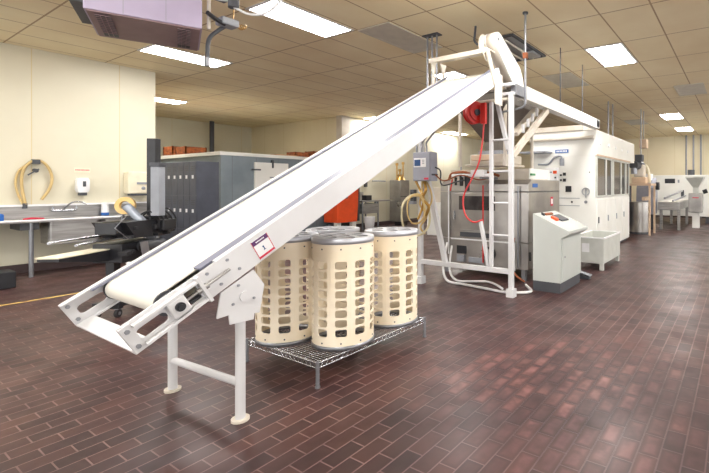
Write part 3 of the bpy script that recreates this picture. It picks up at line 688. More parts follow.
on_top(5.30, 5.55, 2.2, 2.23, .02).build('red_button_strip', 'rust', co)
# foot pedal
fp = thing('foot_pedal', 'grey foot pedal on the floor right of the console', 'pedal', (6.1, 1.95, 0))
MB().plate([(1.86, 0), (2.1, 0), (2.1, .09), (1.86, .035)], YZ, 6.05, 6.14).build('pedal_base', 'dgrey', fp, .005)
MB().plate([(1.84, .05), (2.08, .11), (2.08, .12), (1.84, .06)], YZ, 6.04, 6.15).build('treadle', 'grey', fp)
MB().tube([(6.1, 2.1, .04), (6.05, 2.25, .012), (5.95, 2.3, .012), (5.84, 2.25, .012)], .008).build('cable', 'grey', fp)

# ================================================================ bin on legs
bn = thing('white_tub', 'open white rectangular tub on short legs beside the white machine', 'tub', (7.33, 2.1, 0))
bx0, bx1, by0_, by1_ = 6.8, 7.88, 1.85, 2.36
mb = MB()
mb.plate([(bx0, by0_), (bx1, by0_), (bx1, by1_), (bx0, by1_)], XY, .11, .52, [[(bx0 + .02, by0_ + .02), (bx1 - .02, by0_ + .02), (bx1 - .02, by1_ - .02), (bx0 + .02, by1_ - .02)]])
mb.box(bx0 + .01, bx1 - .01, by0_ + .01, by1_ - .01, .105, .12).build('tub_walls', 'bin', bn)
mb = MB().plate([(bx0 - .02, by0_ - .02), (bx1 + .02, by0_ - .02), (bx1 + .02, by1_ + .02), (bx0 - .02, by1_ + .02)], XY, .505, .525, [[(bx0 + .012, by0_ + .012), (bx1 - .012, by0_ + .012), (bx1 - .012, by1_ - .012), (bx0 + .012, by1_ - .012)]])
mb.build('rim', 'plastic', bn, .003)
B(bx0 - .003, bx0, 2.08, 2.2, .28, .42).build('paper_label', 'plastic', bn)
for x in (bx0 + .04, bx1 - .04):
    for y in (by0_ + .04, by1_ - .04): B(x - .03, x + .03, y - .03, y + .03, 0, .108).build('leg', 'bin', bn)

# ================================================================ big white machine
wm = thing('packaging_machine', 'large white enclosed machine with windows along its side', 'machine', (9.8, 3.1, 0))
wx0, wx1, wy0, wy1, wz = 8.26, 11.75, 2.39, 3.78, 2.44
B(wx0, 11.15, wy0, wy1, .06, 1.12).build('lower_cabinet', 'machwhite', wm, .006)
B(wx0, 11.15, wy0 + .03, wy1, 1.12, 1.95).build('middle_cabinet', 'machwhite', wm)
B(wx0, wx1, wy0, wy1, 1.95, 2.455).build('upper_cabinet', 'machwhite', wm, .006)
B(wx0 + .05, 11.1, wy0 + .05, wy1 - .05, 0, .06).build('plinth', 'dgrey', wm)
B(wx0 - .03, wx0 + 2.2, wy0 + .25, wy1 - .0, 2.456, 2.56).build('roof_box', 'cream_paint', wm, .006)
MB().cyl((wx0 - .05, wy0 + .03, 2.30), (wx0 - .05, wy1, 2.30), .035, n=14).build('front_pipe', 'cream_paint', wm)
M['pane_tan'] = mat('window_pane', (92, 82, 70), 0.12, c2=(70, 62, 54), scale=2)
M['pane_black'] = mat('window_pane_dark', (22, 20, 22), 0.08)
for xa, xb, pm in ((8.29, 8.97, 'pane_tan'), (8.97, 9.42, 'pane_black'), (9.56, 10.28, 'pane_tan'), (10.28, 10.72, 'pane_black'), (10.78, 11.12, 'glass')):
    wf = MB().plate([(xa, 1.13), (xb, 1.13), (xb, 1.94), (xa, 1.94)], XZ, wy0 - .012, wy0 + .03, [[(xa + .03, 1.16), (xb - .03, 1.16), (xb - .03, 1.90), (xa + .03, 1.90)]]).build('window_frame', 'bin', wm)
    B(xa + .03, xb - .03, wy0 + .008, wy0 + .018, 1.16, 1.90).build('pane', pm, wf)
B(8.28, 11.14, wy0 - .03, wy0, 1.94, 1.97).build('window_rail', 'tanpaint', wm)
for k in range(4):
    xa = wx0 + .04 + k * .71; xb = xa + .67
    dd = B(xa, xb, wy0 - .014, wy0, .14, 1.08).build('cabinet_door', 'machwhite', wm, .004)
    B(xa + .04, xa + .08, wy0 - .03, wy0 - .014, .62, .74).build('door_handle', 'dgrey' if k == 0 else 'grey', dd)
for k in range(5): MB().cyl((wx0 + .3 + k * .6, wy0, 2.2), (wx0 + .3 + k * .6, wy0 - .02, 2.2), .035, n=14).build('round_cap', 'plastic', wm)
pt_ = B(wx0 - .012, wx0, 2.95, 3.23, 2.02, 2.09).build('blue_nameplate', 'bluesign', wm)
mb = MB()
for k in range(7): mb.box(wx0 - .016, wx0 - .012, 2.98 + k * .033, 3.002 + k * .033, 2.04, 2.072)
mb.build('nameplate_lettering', 'plastic', pt_)
B(wx0 - .08, wx0, 3.15, 3.42, 1.46, 1.72).build('switch_panel', 'plastic', wm, .006)
B(wx0 - .085, wx0 - .08, 3.17, 3.25, 1.60, 1.66).build('orange_logo_mark', 'orange', wm)
B(wx0 - .085, wx0 - .08, 3.27, 3.37, 1.615, 1.645).build('logo_lettering', 'grey', wm)
for (y, z, s_) in ((3.20, 1.52, .016), (3.11, 1.57, .018), (3.035, 1.59, .03), (3.035, 1.47, .03), (3.11, 1.47, .018)):
    B(wx0 - .09 if y > 3.15 else wx0 - .015, wx0 - .08 if y > 3.15 else wx0, y - s_, y + s_, z - s_, z + s_).build('push_button', 'black', wm)
B(wx0 - .015, wx0, 2.89, 3.01, 1.23, 1.35).build('display', 'black', wm)
B(wx0 - .03, wx0, 3.04, 3.13, 1.76, 1.91).build('junction_box', 'grey', wm, .003)
MB().tube([(wx0 - .02, 3.08, 1.91), (wx0 - .03, 3.13, 1.96), (wx0 - .03, 3.25, 1.92), (wx0 - .03, 3.38, 1.8), (wx0 - .03, 3.6, 1.80)], .02).build('flexible_conduit', 'grey', wm)
MB().plate(circ(2.592, 1.24, .08, 24), YZ, wx0 - .03, wx0, [circ(2.592, 1.24, .064, 24)]).build('gauge_ring', 'alu', wm)
B(wx0 - .02, wx0 - .005, 2.58, 2.604, 1.12, 1.3).build('gauge_stem', 'alu', wm)
MB().cyl((wx0, 2.592, 1.034), (wx0 - .03, 2.592, 1.034), .03, n=14).build('knob', 'galv', wm)
for z in (1.10, .95): B(wx0 - .012, wx0, 2.72, 3.4, z, z + .012).build('panel_seam', 'grey', wm)
MB().cyl((wx0, 2.878, 1.03), (wx0 - .015, 2.878, 1.03), .02, n=10).build('lock', 'black', wm)
MB().cyl((wx0, 2.52, 1.62), (wx0 - .01, 2.52, 1.62), .012, n=10).build('lock', 'black', wm)
B(7.95, wx0 - .001, 3.42, 3.76, .1, 1.42).build('side_cabinet', 'machwhite', wm, .006)
B(7.9, wx0 - .001, 3.30, 3.9, 2.02, 2.05).build('cable_tray', 'grey', wm)
for k, x in enumerate((11.1, 11.55)): MB().cyl((x, 2.9, wz), (x, 2.9, H), .018, n=8).build('suspension_pipe', 'galv', wm)

# ================================================================ conduits from the ceiling
cd = thing('conduit_group', 'three grey conduits dropping from the ceiling beyond the belt toward the control box', 'conduit', (4.89, 3.8, H))
for k in range(3):
    y = 3.88 - k * .085
    MB().tube([(4.89, y, H), (4.89, y, 2.3), (4.86, y, 2.15), (4.62, y - .03 + .0, 1.95), (4.53, y - .1, 1.88), (4.53, y - .1, 1.80)], .014, n=8, sub=3).build('conduit', 'galv', cd)
B(4.83, 4.95, 3.66, 3.94, H - .015, H).build('ceiling_plate', 'dgrey', cd)
cd = thing('air_drop_pipe', 'single grey pipe dropping from the ceiling beside the white hood', 'pipe', (4.99, 2.29, H))
MB().tube([(4.86, 2.30, H), (4.86, 2.30, 2.6), (4.86, 2.30, 2.42), (4.86, 2.33, 2.35), (4.84, 2.45, 2.32), (4.82, 2.62, 2.30)], .015, n=8, sub=4).build('pipe', 'galv', cd)
MB().cyl((4.86, 2.30, H - .02), (4.86, 2.30, H), .035, n=12).build('ceiling_flange', 'dgrey', cd)
B(4.835, 4.885, 2.275, 2.325, 2.95, 3.02).build('pipe_clamp', 'rust', cd)
wig([(4.93, 3.08, H), (4.91, 3.08, 3.4), (4.86, 3.05, 3.3), (4.8, 2.95, 3.22), (4.62, 2.75, 3.18)], .016, 'power_cord', 'dgrey', 'dark cord hanging from the ceiling behind the rounded hood')
o = MB().cyl((7.55, 15.2, 0), (7.55, 15.2, H), .07, n=12).build('vent_stack', 'dgrey'); tag(o, 'dark vertical pipe rising behind the walk-in cooler', 'pipe')

# ================================================================ walk-in cooler, lockers, crates
cl = thing('walk_in_cooler', 'grey metal walk-in cooler with pale roof edge and white door', 'cooler', (6.9, 11.3, 0))
qx, qy, qx1, qy1, qz = 5.21, 10.1, 9.14, 13.2, 2.14
M['cooler_panels'] = grid_mat('cooler_panels', (132, 142, 150), (112, 122, 130), .58, 0, .3, 0, .012, (106, 112, 118), .45, .35, 'xz', 2)
B(qx, qx1 - .2, qy, qy1, 0, qz - .08).build('panels', 'cooler_panels', cl)
B(qx - .03, qx1 - .2, qy - .03, qy1 + .02, qz - .08, qz).build('roof_edge', 'machwhite', cl)
dd = B(5.98, 6.88, qy - .05, qy, .1, 1.93).build('door', 'machwhite', cl, .008)
for z in (.5, 1.73): B(5.9, 6.12, qy - .07, qy - .05, z, z + .035).build('hinge', 'dgrey', dd)
B(6.42, 6.46, qy - .07, qy - .0, 1.8, 2.0).build('door_closer', 'dgrey', dd)
B(6.36, 6.5, qy - .06, qy - .05, 1.55, 1.58).build('door_nameplate', 'grey', dd)
M['locker_v'] = M['locker']
lk = thing('locker_cabinet', 'dark grey locker cabinet with rows of white tags beside the walk-in cooler', 'lockers', (3.65, 8.0, 0))
lx0, lx1, ly0, ly1, lz = 3.46, 3.80, 7.42, 8.66, 1.75
B(lx0, lx1, ly0, ly1, .05, lz).build('carcass', 'locker', lk, .004)
for i in range(6):
    y = ly0 + .01 + i * (ly1 - ly0 - .02) / 6; y2 = y + (ly1 - ly0 - .02) / 6 - .01
    for j in range(3):
        z = .1 + j * .55
        dd = B(lx0 - .012, lx0, y, y2, z, z + .54).build('locker_door', 'locker', lk, .002)
        B(lx0 - .02, lx0 - .012, y + .07, y + .115, z + .27, z + .325).build('number_tag', 'plastic', dd)
        mb = MB()
        for k in range(3): mb.box(lx0 - .014, lx0 - .012, y + .04, y + .15, z + .40 + k * .03, z + .41 + k * .03)
        mb.build('vent', 'black', dd)
for (x, y, z) in ((lx0 + .04, ly0 + .04, 0), (lx1 - .04, ly0 + .04, 0), (lx0 + .04, ly1 - .04, 0), (lx1 - .04, ly1 - .04, 0)): B(x - .02, x + .02, y - .02, y + .02, 0, .05).build('foot', 'black', lk)
def crate(x, y, z, L_, W_, h, label, m='crate'):
    c = thing('crate', label, 'crate', (x, y, z), 0, 'orange crates on top of the walk-in cooler')
    B(x, x + L_, y, y + W_, z, z + .02).build('base', m, c)
    for k in range(3):
        zz = z + .03 + k * (h - .03) / 3
        mb = MB().box(x, x + L_, y, y + .015, zz, zz + h / 4); mb.box(x, x + L_, y + W_ - .015, y + W_, zz, zz + h / 4)
        mb.box(x, x + .015, y, y + W_, zz, zz + h / 4); mb.box(x + L_ - .015, x + L_, y, y + W_, zz, zz + h / 4); mb.build('slat', m, c)
    for (a, b) in ((x, y), (x + L_ - .03, y), (x, y + W_ - .03), (x + L_ - .03, y + W_ - .03)): B(a, a + .03, b, b + .03, z, z + h).build('corner_post', m, c)
crate(5.2, 11.72, qz, .5, .5, .2, 'orange crate at the left end of the cooler roof')
crate(5.2, 12.4, qz, .5, .5, .24, 'taller orange crate behind the end of the left wall on the cooler')
crate(7.4, 10.5, qz, .45, .4, .16, 'low orange crate on the cooler roof, left of the others near the belt')
crate(7.95, 10.45, qz, .45, .4, .22, 'orange crate in the middle of the row by the belt on the cooler')
crate(8.42, 10.45, qz, .45, .4, .19, 'orange crate on the cooler roof nearest the belt edge')
o = B(6.6, 7.2, 10.15, 10.5, qz, qz + .03).build('flat_board', 'wood'); tag(o, 'flat brown board lying on the cooler roof', 'board')

# ================================================================ left wall: sink and fittings
sk = thing('wall_sink', 'long stainless steel sink counter with backsplash along the left wall', 'sink', (1.0, 9.2, 0))
kx0, kx1, kz = -1.6, 3.6, .84
mb = MB().plate([(kx0, 8.86), (kx1, 8.86), (kx1, 9.53), (kx0, 9.53)], XY, kz - .03, kz, [rrect(2.12, 2.72, 8.98, 9.40, .05), rrect(2.80, 3.4, 8.98, 9.40, .05)])
mb.build('counter', 'steel', sk)
MB().cyl((kx0, 8.855, kz + .0), (kx1, 8.855, kz + .0), .018, n=10).build('front_roll_edge', 'plastic', sk)
B(kx0, kx1, 9.525, 9.565, kz, 1.03).build('backsplash', 'steel', sk)
B(kx0, kx1, 9.50, 9.565, 1.03, 1.06).build('backsplash_ledge', 'plastic', sk)
for xa, xb in ((2.12, 2.72), (2.80, 3.4)):
    mb = MB().plate(rrect(xa - .01, xb + .01, 8.97, 9.41, .06), XY, .46, kz - .03, [rrect(xa, xb, 8.98, 9.40, .05)]); mb.box(xa + .02, xb - .02, 9, 9.38, .45, .465)
    mb.build('basin', 'steel', sk)
for x in (-1.5, .2, 1.92, 3.52):
    for y in ((8.95,) if x == 1.92 else (8.95, 9.45)): MB().cyl((x, y, .0), (x, y, kz - .03), .028, n=12).build('leg', 'galv', sk)
B(1.80, 2.0, 8.93, 9.45, .70, .81).build('leg_bracket', 'dgrey', sk)
fc = MB().tube([(2.41, 9.50, .94), (2.42, 9.44, 1.0), (2.48, 9.36, 1.08), (2.56, 9.28, 1.09), (2.63, 9.24, 1.05)], .012).build('faucet', 'chrome', sk)
MB().cyl((2.29, 9.49, .95), (2.53, 9.49, .95), .018, n=10).build('faucet_bar', 'chrome', fc)
for x in (2.27, 2.55): MB().cyl((x, 9.48, .95), (x, 9.42, .97), .016, n=10).cyl((x, 9.42, .97), (x, 9.42, 1.02), .01, n=8).build('tap_handle', 'chrome', fc)
o = B(1.42, 1.66, 9.0, 9.2, kz + .001, kz + .11).build('blue_cloth', 'bluecloth', bevel=.02); tag(o, 'bright blue cloth on the sink at the left picture edge', 'cloth')
o = MB().tube([(1.85, 9.0, kz + .017), (1.92, 8.96, kz + .03), (2.0, 9.0, kz + .022), (2.06, 8.97, kz + .017)], .015).build('red_scrubber', 'redmark'); tag(o, 'small red scrubber lying on the sink counter', 'scrubber')
dt = thing('spray_bottle', 'clear container with blue liquid on the sink counter left of the yellow roll', 'bottle', (3.0 - .02, 9.45, kz))
MB().cyl((2.93, 9.44, kz), (2.93, 9.44, kz + .05), .055, n=16).build('blue_liquid', 'bluecloth', dt)
MB().cyl((2.93, 9.44, kz + .05), (2.93, 9.44, kz + .19), .055, .05, n=16).build('container', 'plastic', dt)
# hose on hook
yh = 9.52
def wpt(px, pz): return (px, yh, pz)
hh_ = thing('wall_hose', 'tan rubber hose looped over a wall hook above the sink', 'hose', (1.98, 9.55, 1.6))
MB().tube([(1.975, 9.5, 1.06), (1.95, 9.51, 1.22), (1.935, yh, 1.44), (1.965, yh, 1.62), (2.03, yh, 1.72), (2.096, yh, 1.755), (2.164, yh, 1.74), (2.24, yh, 1.64), (2.28, yh, 1.47), (2.245, yh, 1.29), (2.16, yh, 1.13)], .02).build('hose', 'tan', hh_)
MB().tube([(1.96, 9.51, 1.04), (1.90, 9.52, 1.22), (1.875, yh + .015, 1.42), (1.92, yh + .02, 1.6), (2.03, yh + .02, 1.70)], .014).build('hose_strand', 'tan', hh_)
MB().cyl((1.97, 9.51, 1.0), (1.97, 9.51, 1.08), .03, n=10).build('coupling', 'dgrey', hh_)
B(2.05, 2.14, 9.49, 9.57, 1.70, 1.77).build('hook', 'dgrey', hh_)
vb = thing('wall_valve', 'small grey valve on the wall under the hose hook', 'valve', (2.07, 9.55, 1.45))
MB().cyl((2.09, 9.57, 1.6), (2.09, 9.48, 1.59), .03, n=10).build('body', 'dgrey', vb)
MB().bar((2.12, 9.48, 1.62), (2.0, 9.5, 1.52), .02, .02).build('lever', 'dgrey', vb)
sd_ = thing('soap_dispenser', 'white soap dispenser with grey window on the left wall', 'dispenser', (2.75, 9.5, 1.3))
MB().plate([(2.57, 1.29), (2.59, 1.24), (2.71, 1.24), (2.73, 1.29), (2.73, 1.45), (2.71, 1.49), (2.59, 1.49), (2.57, 1.45)], XZ, 9.45, 9.57).build('housing', 'plastic', sd_, .012)
B(2.64, 2.68, 9.443, 9.45, 1.34, 1.43).build('level_window', 'dgrey', sd_)
B(2.60, 2.70, 9.46, 9.55, 1.19, 1.24).build('push_bar', 'dgrey', sd_, .006)
sg = thing('wall_notice', 'small white strip with red lettering above the soap dispenser', 'sign', (2.75, 9.56, 1.7))
B(2.56, 2.77, 9.563, 9.569, 1.58, 1.66).build('strip', 'cream', sg)
mb = MB()
for k in range(11): mb.box(2.575 + k * .017, 2.586 + k * .017, 9.561, 9.563, 1.612, 1.632)
mb.build('lettering', 'redmark', sg)
pt = thing('paper_towel_dispenser', 'cream paper towel dispenser on the wall beside the black post', 'dispenser', (3.5, 9.47, 1.2))
B(3.23, 3.56, 9.36, 9.57, 1.21, 1.61).build('housing', 'cream', pt, .02)
B(3.36, 3.53, 9.35, 9.36, 1.38, 1.42).build('logo_strip', 'grey', pt)
MB().plate(circ(3.46, 1.31, .03, 16), XZ, 9.352, 9.36).build('lock', 'grey', pt)
B(3.27, 3.52, 9.37, 9.5, 1.175, 1.21).build('paper_slot', 'dgrey', pt)
o = B(1.2, 1.62, 8.2, 8.5, 0, .22).build('floor_bin', 'black', bevel=.01); tag(o, 'low black box on the floor at the left picture edge', 'box')

# ================================================================ black bagging machine with film roll
th = math.radians(35); ux = Vector((math.cos(th), math.sin(th), 0)); wy = Vector((-math.sin(th), math.cos(th), 0))
bgm = thing('bagging_machine', 'black bagging machine with infeed tray behind the lower conveyor end', 'machine', (1.85, 5.5, 0), th)
Lb = lambda name, m, mb, bevel=0, par=None: mb.build(name, m, par or bgm, bevel, local=True)
Lb('leg_column', 'black', B(-.06, .03, .04, .12, .1, .62))
Lb('leg_column', 'black', B(.40, .52, -.08, .08, .1, .62))
Lb('base_frame', 'black', B(-.09, .5, -.02, .06, .1, .16)); Lb('base_cross', 'black', B(-.09, -.03, -.03, .23, .09, .15)); Lb('base_cross', 'black', B(.44, .5, -.2, .23, .09, .15))
for (x, y) in ((-.06, .0), (-.06, .2), (.47, -.18), (.47, .2)):
    wl = Lb('caster', 'rubber', MB().cyl((x, y - .015, .04), (x, y + .015, .04), .04, n=18))
    MB().cyl((x, y - .018, .04), (x, y + .018, .04), .018, n=12).build('hub', 'galv', wl, local=True)
    MB().box(x - .025, x + .025, y - .022, y + .022, .082, .092).build('fork', 'galv', wl, local=True)
Lb('lower_body', 'black', B(-.20, .30, -.14, .14, .58, .77), .008)
Lb('side_housing', 'black', B(-.30, -.10, -.16, .04, .87, .99), .01)
Lb('former_wedge', 'black', MB().plate([(-.12, .82), (.12, .82), (.16, .99), (-.26, .99)], XZ, -.22, .10))
Lb('head_housing', 'black', B(.12, .46, -.20, .12, .80, 1.03), .015)
Lb('drive_box', 'black', B(.2, .42, -.28, -.20, .86, .98), .01)
Lb('motor', 'dgrey', MB().cyl((.0, -.2, .72), (.28, -.2, .72), .06, n=18))
Lb('infeed_table', 'black', MB().plate([(-.74, .712), (-.1, .712), (-.1, .60), (-.3, .61), (-.74, .688)], XZ, -.02, .16))
Lb('infeed_tray', 'cream', B(-.75, -.16, -.03, .17, .713, .725), .002)
for y in (-.04, .14): Lb('guide_rod', 'chrome', MB().cyl((-.66 if y > 0 else -.6, y, .84 if y > 0 else .81), (.2, y, .845), .012, n=8))
Lb('chrome_plate', 'alu', MB().plate([(-.1, .62), (.0, .62), (-.04, .78), (-.14, .78)], XZ, -.28, -.27))
for k in range(16):
    a = -.42 + .86 * random.random(); c = .64 + .34 * random.random(); w_ = .02 + .04 * random.random()
    Lb('bracket_block', ('black', 'rubber', 'dgrey')[k % 3], B(a, a + w_ * 1.4, -.25, -.17, c, c + w_), .003)
mb = MB()
for k in range(12):
    a = random.random() * .4 + .12; c = random.random() * .14 + .87
    mb.cyl((a, -.165, c), (a, -.19, c), .012, n=6)
Lb('fittings', 'galv', mb)
for k in range(5):
    a = .06 + k * .07
    Lb('hose_line', 'rubber', MB().tube([(a, -.1, 1.02), (a + .03, -.2, 1.08 + .02 * (k % 3)), (a + .09, -.26, 1.0), (a + .1, -.25, .9)], .009))
Lb('wire_arm', 'galv', MB().tube([(-.24, -.24, .82), (-.42, -.24, .95), (-.28, -.24, 1.05)], .004, sub=1))
Lb('post', 'black', B(.19, .28, -.20, -.11, 1.03, 1.87), .004)
Lb('grey_cover', 'grey', B(.10, .20, -.30, -.21, 1.03, 1.56), .006)
Lb('cover_cap', 'dgrey', B(.09, .21, -.31, -.205, 1.56, 1.60), .004)
fl = thing('film_roll', 'yellow roll with grey film tube on top of the black bagging machine', 'film roll', (1.9, 5.5, 1.1))
rc = Vector((1.91, 5.60, 1.14)); ax = (Vector((-.75, -.75, 0.1))).normalized()
u_ = ax.cross(Vector((0, 0, 1))).normalized(); v_ = ax.cross(u_)
rf = lambda a, b, t: rc + u_ * a + v_ * b + ax * t
MB().plate(circ(0, 0, .092, 36), rf, -.02, .02, [circ(0, 0, .05, 24)]).build('roll', 'yellow', fl, .006)
MB().cyl((1.89, 5.52, 1.14), (2.02, 5.40, .93), .042, n=20).build('film_tube', 'film', fl)
MB().cyl((1.91, 5.60, 1.13), (1.88, 5.66, .9), .012, n=10).build('support_arm', 'galv', fl)

# ================================================================ ceiling heater and fittings at top left
he = thing('unit_heater', 'lavender grey unit heater hanging from the ceiling at top left', 'heater', (1.22, 4.37, 2.73), math.radians(-23.4))
hw_, hd_ = 0.78, 0.74; HZ = H - 2.73
cs = MB().plate([(0, 0), (hw_, 0), (hw_, hd_), (0, hd_)], XY, 0.012, .56); cs.build('casing', 'heater', he, .008, local=True)
for x in (.24, .52): B(x, x + .004, -.003, 0, .02, .55).build('casing_seam', 'grey', he, local=True)
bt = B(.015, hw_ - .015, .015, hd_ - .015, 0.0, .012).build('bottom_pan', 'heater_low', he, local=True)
for x in (.06, .60):
    g = B(x, x + .1, .06, hd_ - .08, -.006, 0).build('grille', 'black', he, local=True)
    mb = MB()
    for k in range(11): mb.box(x, x + .1, .06 + k * .048 - .002, .06 + k * .048 + .002, -.012, -.006)
    for k in range(1, 3): mb.box(x + k * .033 - .002, x + k * .033 + .002, .06, hd_ - .08, -.012, -.006)
    mb.build('grille_bars', 'heater_low', g, local=True)
B(-.09, 0, .05, hd_ - .1, .07, .5).build('end_cap', 'dgrey', he, local=True)
for (x, y) in ((.05, .05), (hw_ - .05, .05), (.05, hd_ - .05), (hw_ - .05, hd_ - .05)): MB().cyl((x, y, .56), (x, y, HZ), .008, n=6).build('hanger_rod', 'galv', he, local=True)
jb = thing('ceiling_junction', 'grey junction fitting with white strut and black drop cord right of the heater', 'junction box', (2.35, 4.2, 3.0))
MB().cyl((2.03, 4.14, 2.78), (2.03, 4.14, H), .016, n=8).build('strut', 'cream_paint', jb)
B(2.05, 2.16, 4.05, 4.13, 3.06, 3.2).build('conduit_box', 'dgrey', jb, .006)
B(2.12, 2.28, 4.08, 4.22, 2.86, 2.93).build('junction_housing', 'grey', jb, .015)
MB().tube([(1.98, 4.06, 2.90), (2.07, 4.1, 2.88), (2.16, 4.12, 2.865)], .02).build('black_elbow', 'black', jb)
MB().tube([(2.2, 4.2, 2.87), (2.15, 4.22, 2.82), (2.08, 4.24, 2.72), (2.07, 4.25, 2.54)], .018).build('drop_cord', 'dgrey', jb)
MB().cyl((2.07, 4.25, 2.55), (2.07, 4.25, 2.47), .024, n=12).build('cord_connector', 'galv', jb)
MB().tube([(1.93, 3.95, 3.02), (2.0, 3.93, 3.0), (2.1, 3.9, 3.02), (2.15, 3.8, 3.06)], .013).build('white_conduit', 'plastic', jb)
MB().cyl((2.10, 3.86, 2.94), (2.10, 3.86, 3.12), .045, n=14).build('motor_head', 'dgrey', jb)
MB().tube([(2.1, 3.86, 2.95), (2.2, 3.78, 2.9), (2.3, 3.66, 2.93), (2.36, 3.52, 3.05)], .012).build('white_conduit', 'plastic', jb)
MB().bar((2.1, 3.86, 3.1), (2.1, 3.86, H), .03, .03).build('strut', 'dgrey', jb)
cp = [(2.34 + .02 * math.cos(k * .9), 4.2 - .006 * k, 2.9 + .022 * math.sin(k * .9)) for k in range(16)]
MB().tube([(2.3, 4.22, 3.1), (2.3, 4.22, 2.95)] + cp, .005, n=6, sub=3).build('coiled_spring_cord', 'brass', jb)

# ================================================================ things in front of the inner wall (behind the shelf)
ob_ = thing('orange_hopper_bin', 'bright orange bin on a white stand seen under the conveyor', 'bin', (8.1, 9.7, 0))
MB().plate([(7.95, .33), (8.66, .33), (8.74, 1.32), (7.95, 1.32)], XZ, 9.45, 10.0).build('bin_body', 'orange', ob_, .01)
B(8.70, 8.76, 9.45, 10.02, .34, 1.34).build('dark_edge', 'dgrey', ob_)
B(8.0, 8.3, 9.43, 9.45, 1.0, 1.12).build('slot', 'dgrey', ob_)
for x in (8.05, 8.6): B(x - .07, x + .07, 9.5, 9.62, 0, .33).build('leg', 'machwhite', ob_)
B(8.0, 8.6, 9.7, 9.95, .02, .28).build('motor_box', 'dgrey', ob_)
tb = thing('steel_work_table', 'small stainless work table right of the orange bin', 'table', (9.6, 10.0, 0))
B(9.15, 10.5, 9.75, 10.4, .86, .90).build('table_top', 'steel', tb)
B(9.15, 9.75, 10.35, 10.4, .9, 1.16).build('splash_back', 'steel', tb)
for x, y in ((9.2, 9.8), (9.2, 10.35), (9.85, 9.8), (9.85, 10.35)): MB().cyl((x, y, 0), (x, y, .86), .025, n=8).build('leg', 'galv', tb)
B(9.16, 9.85, 9.78, 10.3, .50, .80).build('drawer_unit', 'steel', tb)
o = B(9.45, 9.68, 9.9, 10.1, .901, 1.06).build('desk_phone', 'black', bevel=.01); tag(o, 'small black box on the steel table beside the orange bin', 'box')
o = MB().lathe([(.0, 0), (.12, 0), (.16, .42), (.165, .44), (.15, .44), (.12, .02)], (9.05, 9.35, 0), 20).build('bucket', 'plastic'); tag(o, 'white bucket on the floor at the foot of the steel table', 'bucket')
o = B(9.95, 10.05, 10.47, 10.55, 1.32, 1.5).build('wall_dispenser', 'dgrey', bevel=.01); tag(o, 'small dark dispenser on the inner wall above the steel table', 'dispenser')
tk = thing('stainless_tank_cabinet', 'square stainless cabinet with brass fittings left of the control box post', 'cabinet', (10.95, 10.1, 0))
B(10.9, 11.35, 9.8, 10.3, .14, 1.55).build('cabinet_body', 'steel_warm', tk, .01)
B(10.9, 11.35, 9.79, 9.8, .98, 1.0).build('seam', 'dgrey', tk)
B(10.95, 11.05, 9.85, 10.1, 0, .14).build('foot', 'black', tk); B(11.1, 11.3, 9.85, 10.1, 0, .14).build('foot', 'black', tk)
for x, z in ((10.94, 2.05), (11.08, 1.85), (11.25, 2.1)): MB().cyl((x, 10.0, 1.55), (x, 10.0, z), .025, n=8).cyl((x, 10.0, z), (x, 10.0, z + .08), .05, n=8).build('riser_pipe', 'brass', tk)
MB().cyl((10.94, 10.0, 1.72), (11.25, 10.0, 1.72), .025, n=8).build('cross_pipe', 'brass', tk)
MB().cyl((11.12, 10.0, 1.55), (11.12, 10.0, 1.68), .18, .1, n=16).build('dome', 'brass', tk)
o = MB().cyl((10.3, 10.5, 1.52), (10.9, 10.5, 1.52), .02, n=8).build('wall_pipe', 'grey'); tag(o, 'short grey pipe on the inner wall left of the stainless cabinet', 'pipe')
o = B(10.42, 10.52, 10.46, 10.55, .6, .85).build('wall_outlet', 'grey'); tag(o, 'grey outlet box low on the inner wall beside the stainless cabinet', 'outlet')
for k, (x, lbl) in enumerate(((13.0, 'vertical conduit on the inner wall, left one seen between hopper legs and belt'), (15.6, 'vertical conduit on the inner wall, right one by the hose reel'))):
    o = MB().cyl((x, 10.5, .9), (x, 10.5, H), .03, n=8).build('wall_conduit', 'galv'); tag(o, lbl, 'conduit')
gs = thing('pale_filler_block', 'invented pale block standing in for a light patch behind the left post of the frame', 'cabinet', (9.6, 7.2, 0))  # made-up block, added for the pale patch of floor and wall behind the post
B(9.3, 10.0, 6.6, 7.4, .0, .9).build('block_base', 'machwhite', gs, .01)
B(9.4, 9.9, 6.7, 7.3, .9, 1.32).build('block_top', 'cream_paint', gs, .02)

# ================================================================ far right equipment
ms = thing('mixer_stand', 'tall tan stand with shelf holding a mixer past the white machine', 'stand', (12.65, 2.35, 0))
tx0, tx1, ty0, ty1 = 12.3, 13.05, 2.1, 2.75
B(tx0 - .04, tx1 + .04, ty0 - .04, ty1 + .04, 1.36, 1.42).build('top_board', 'tanpaint', ms)
for x in (tx0, tx1):
    for y in (ty0, ty1): B(x - .025, x + .025, y - .025, y + .025, 0, 1.36).build('leg', 'tanpaint', ms)
B(tx0, tx1, ty0 + .1, ty0 + .2, .95, 1.05).build('shelf_rail', 'tanpaint', ms)
B(tx0, tx1, ty1 - .02, ty1 + .02, .2, 1.36).build('shade_backing', 'dgrey', ms)  # dark sheet added so its colour gives the shade inside the stand
MB().cyl((12.72, 2.45, .06), (12.72, 2.45, .9), .27, n=28).build('steel_drum', 'steel_warm', ms)
MB().cyl((12.72, 2.45, 0), (12.72, 2.45, .06), .28, n=20).build('drum_base', 'dgrey', ms)
mx_ = thing('mixer', 'dark motor and beige mixer head standing on the tall tan stand', 'mixer', (12.6, 2.35, 1.42))
B(12.42, 12.85, 2.22, 2.6, 1.421, 1.6).build('base', 'tanpaint', mx_, .03)
B(12.45, 12.8, 2.28, 2.55, 1.6, 1.95).build('gear_case', 'cream_paint', mx_, .04)
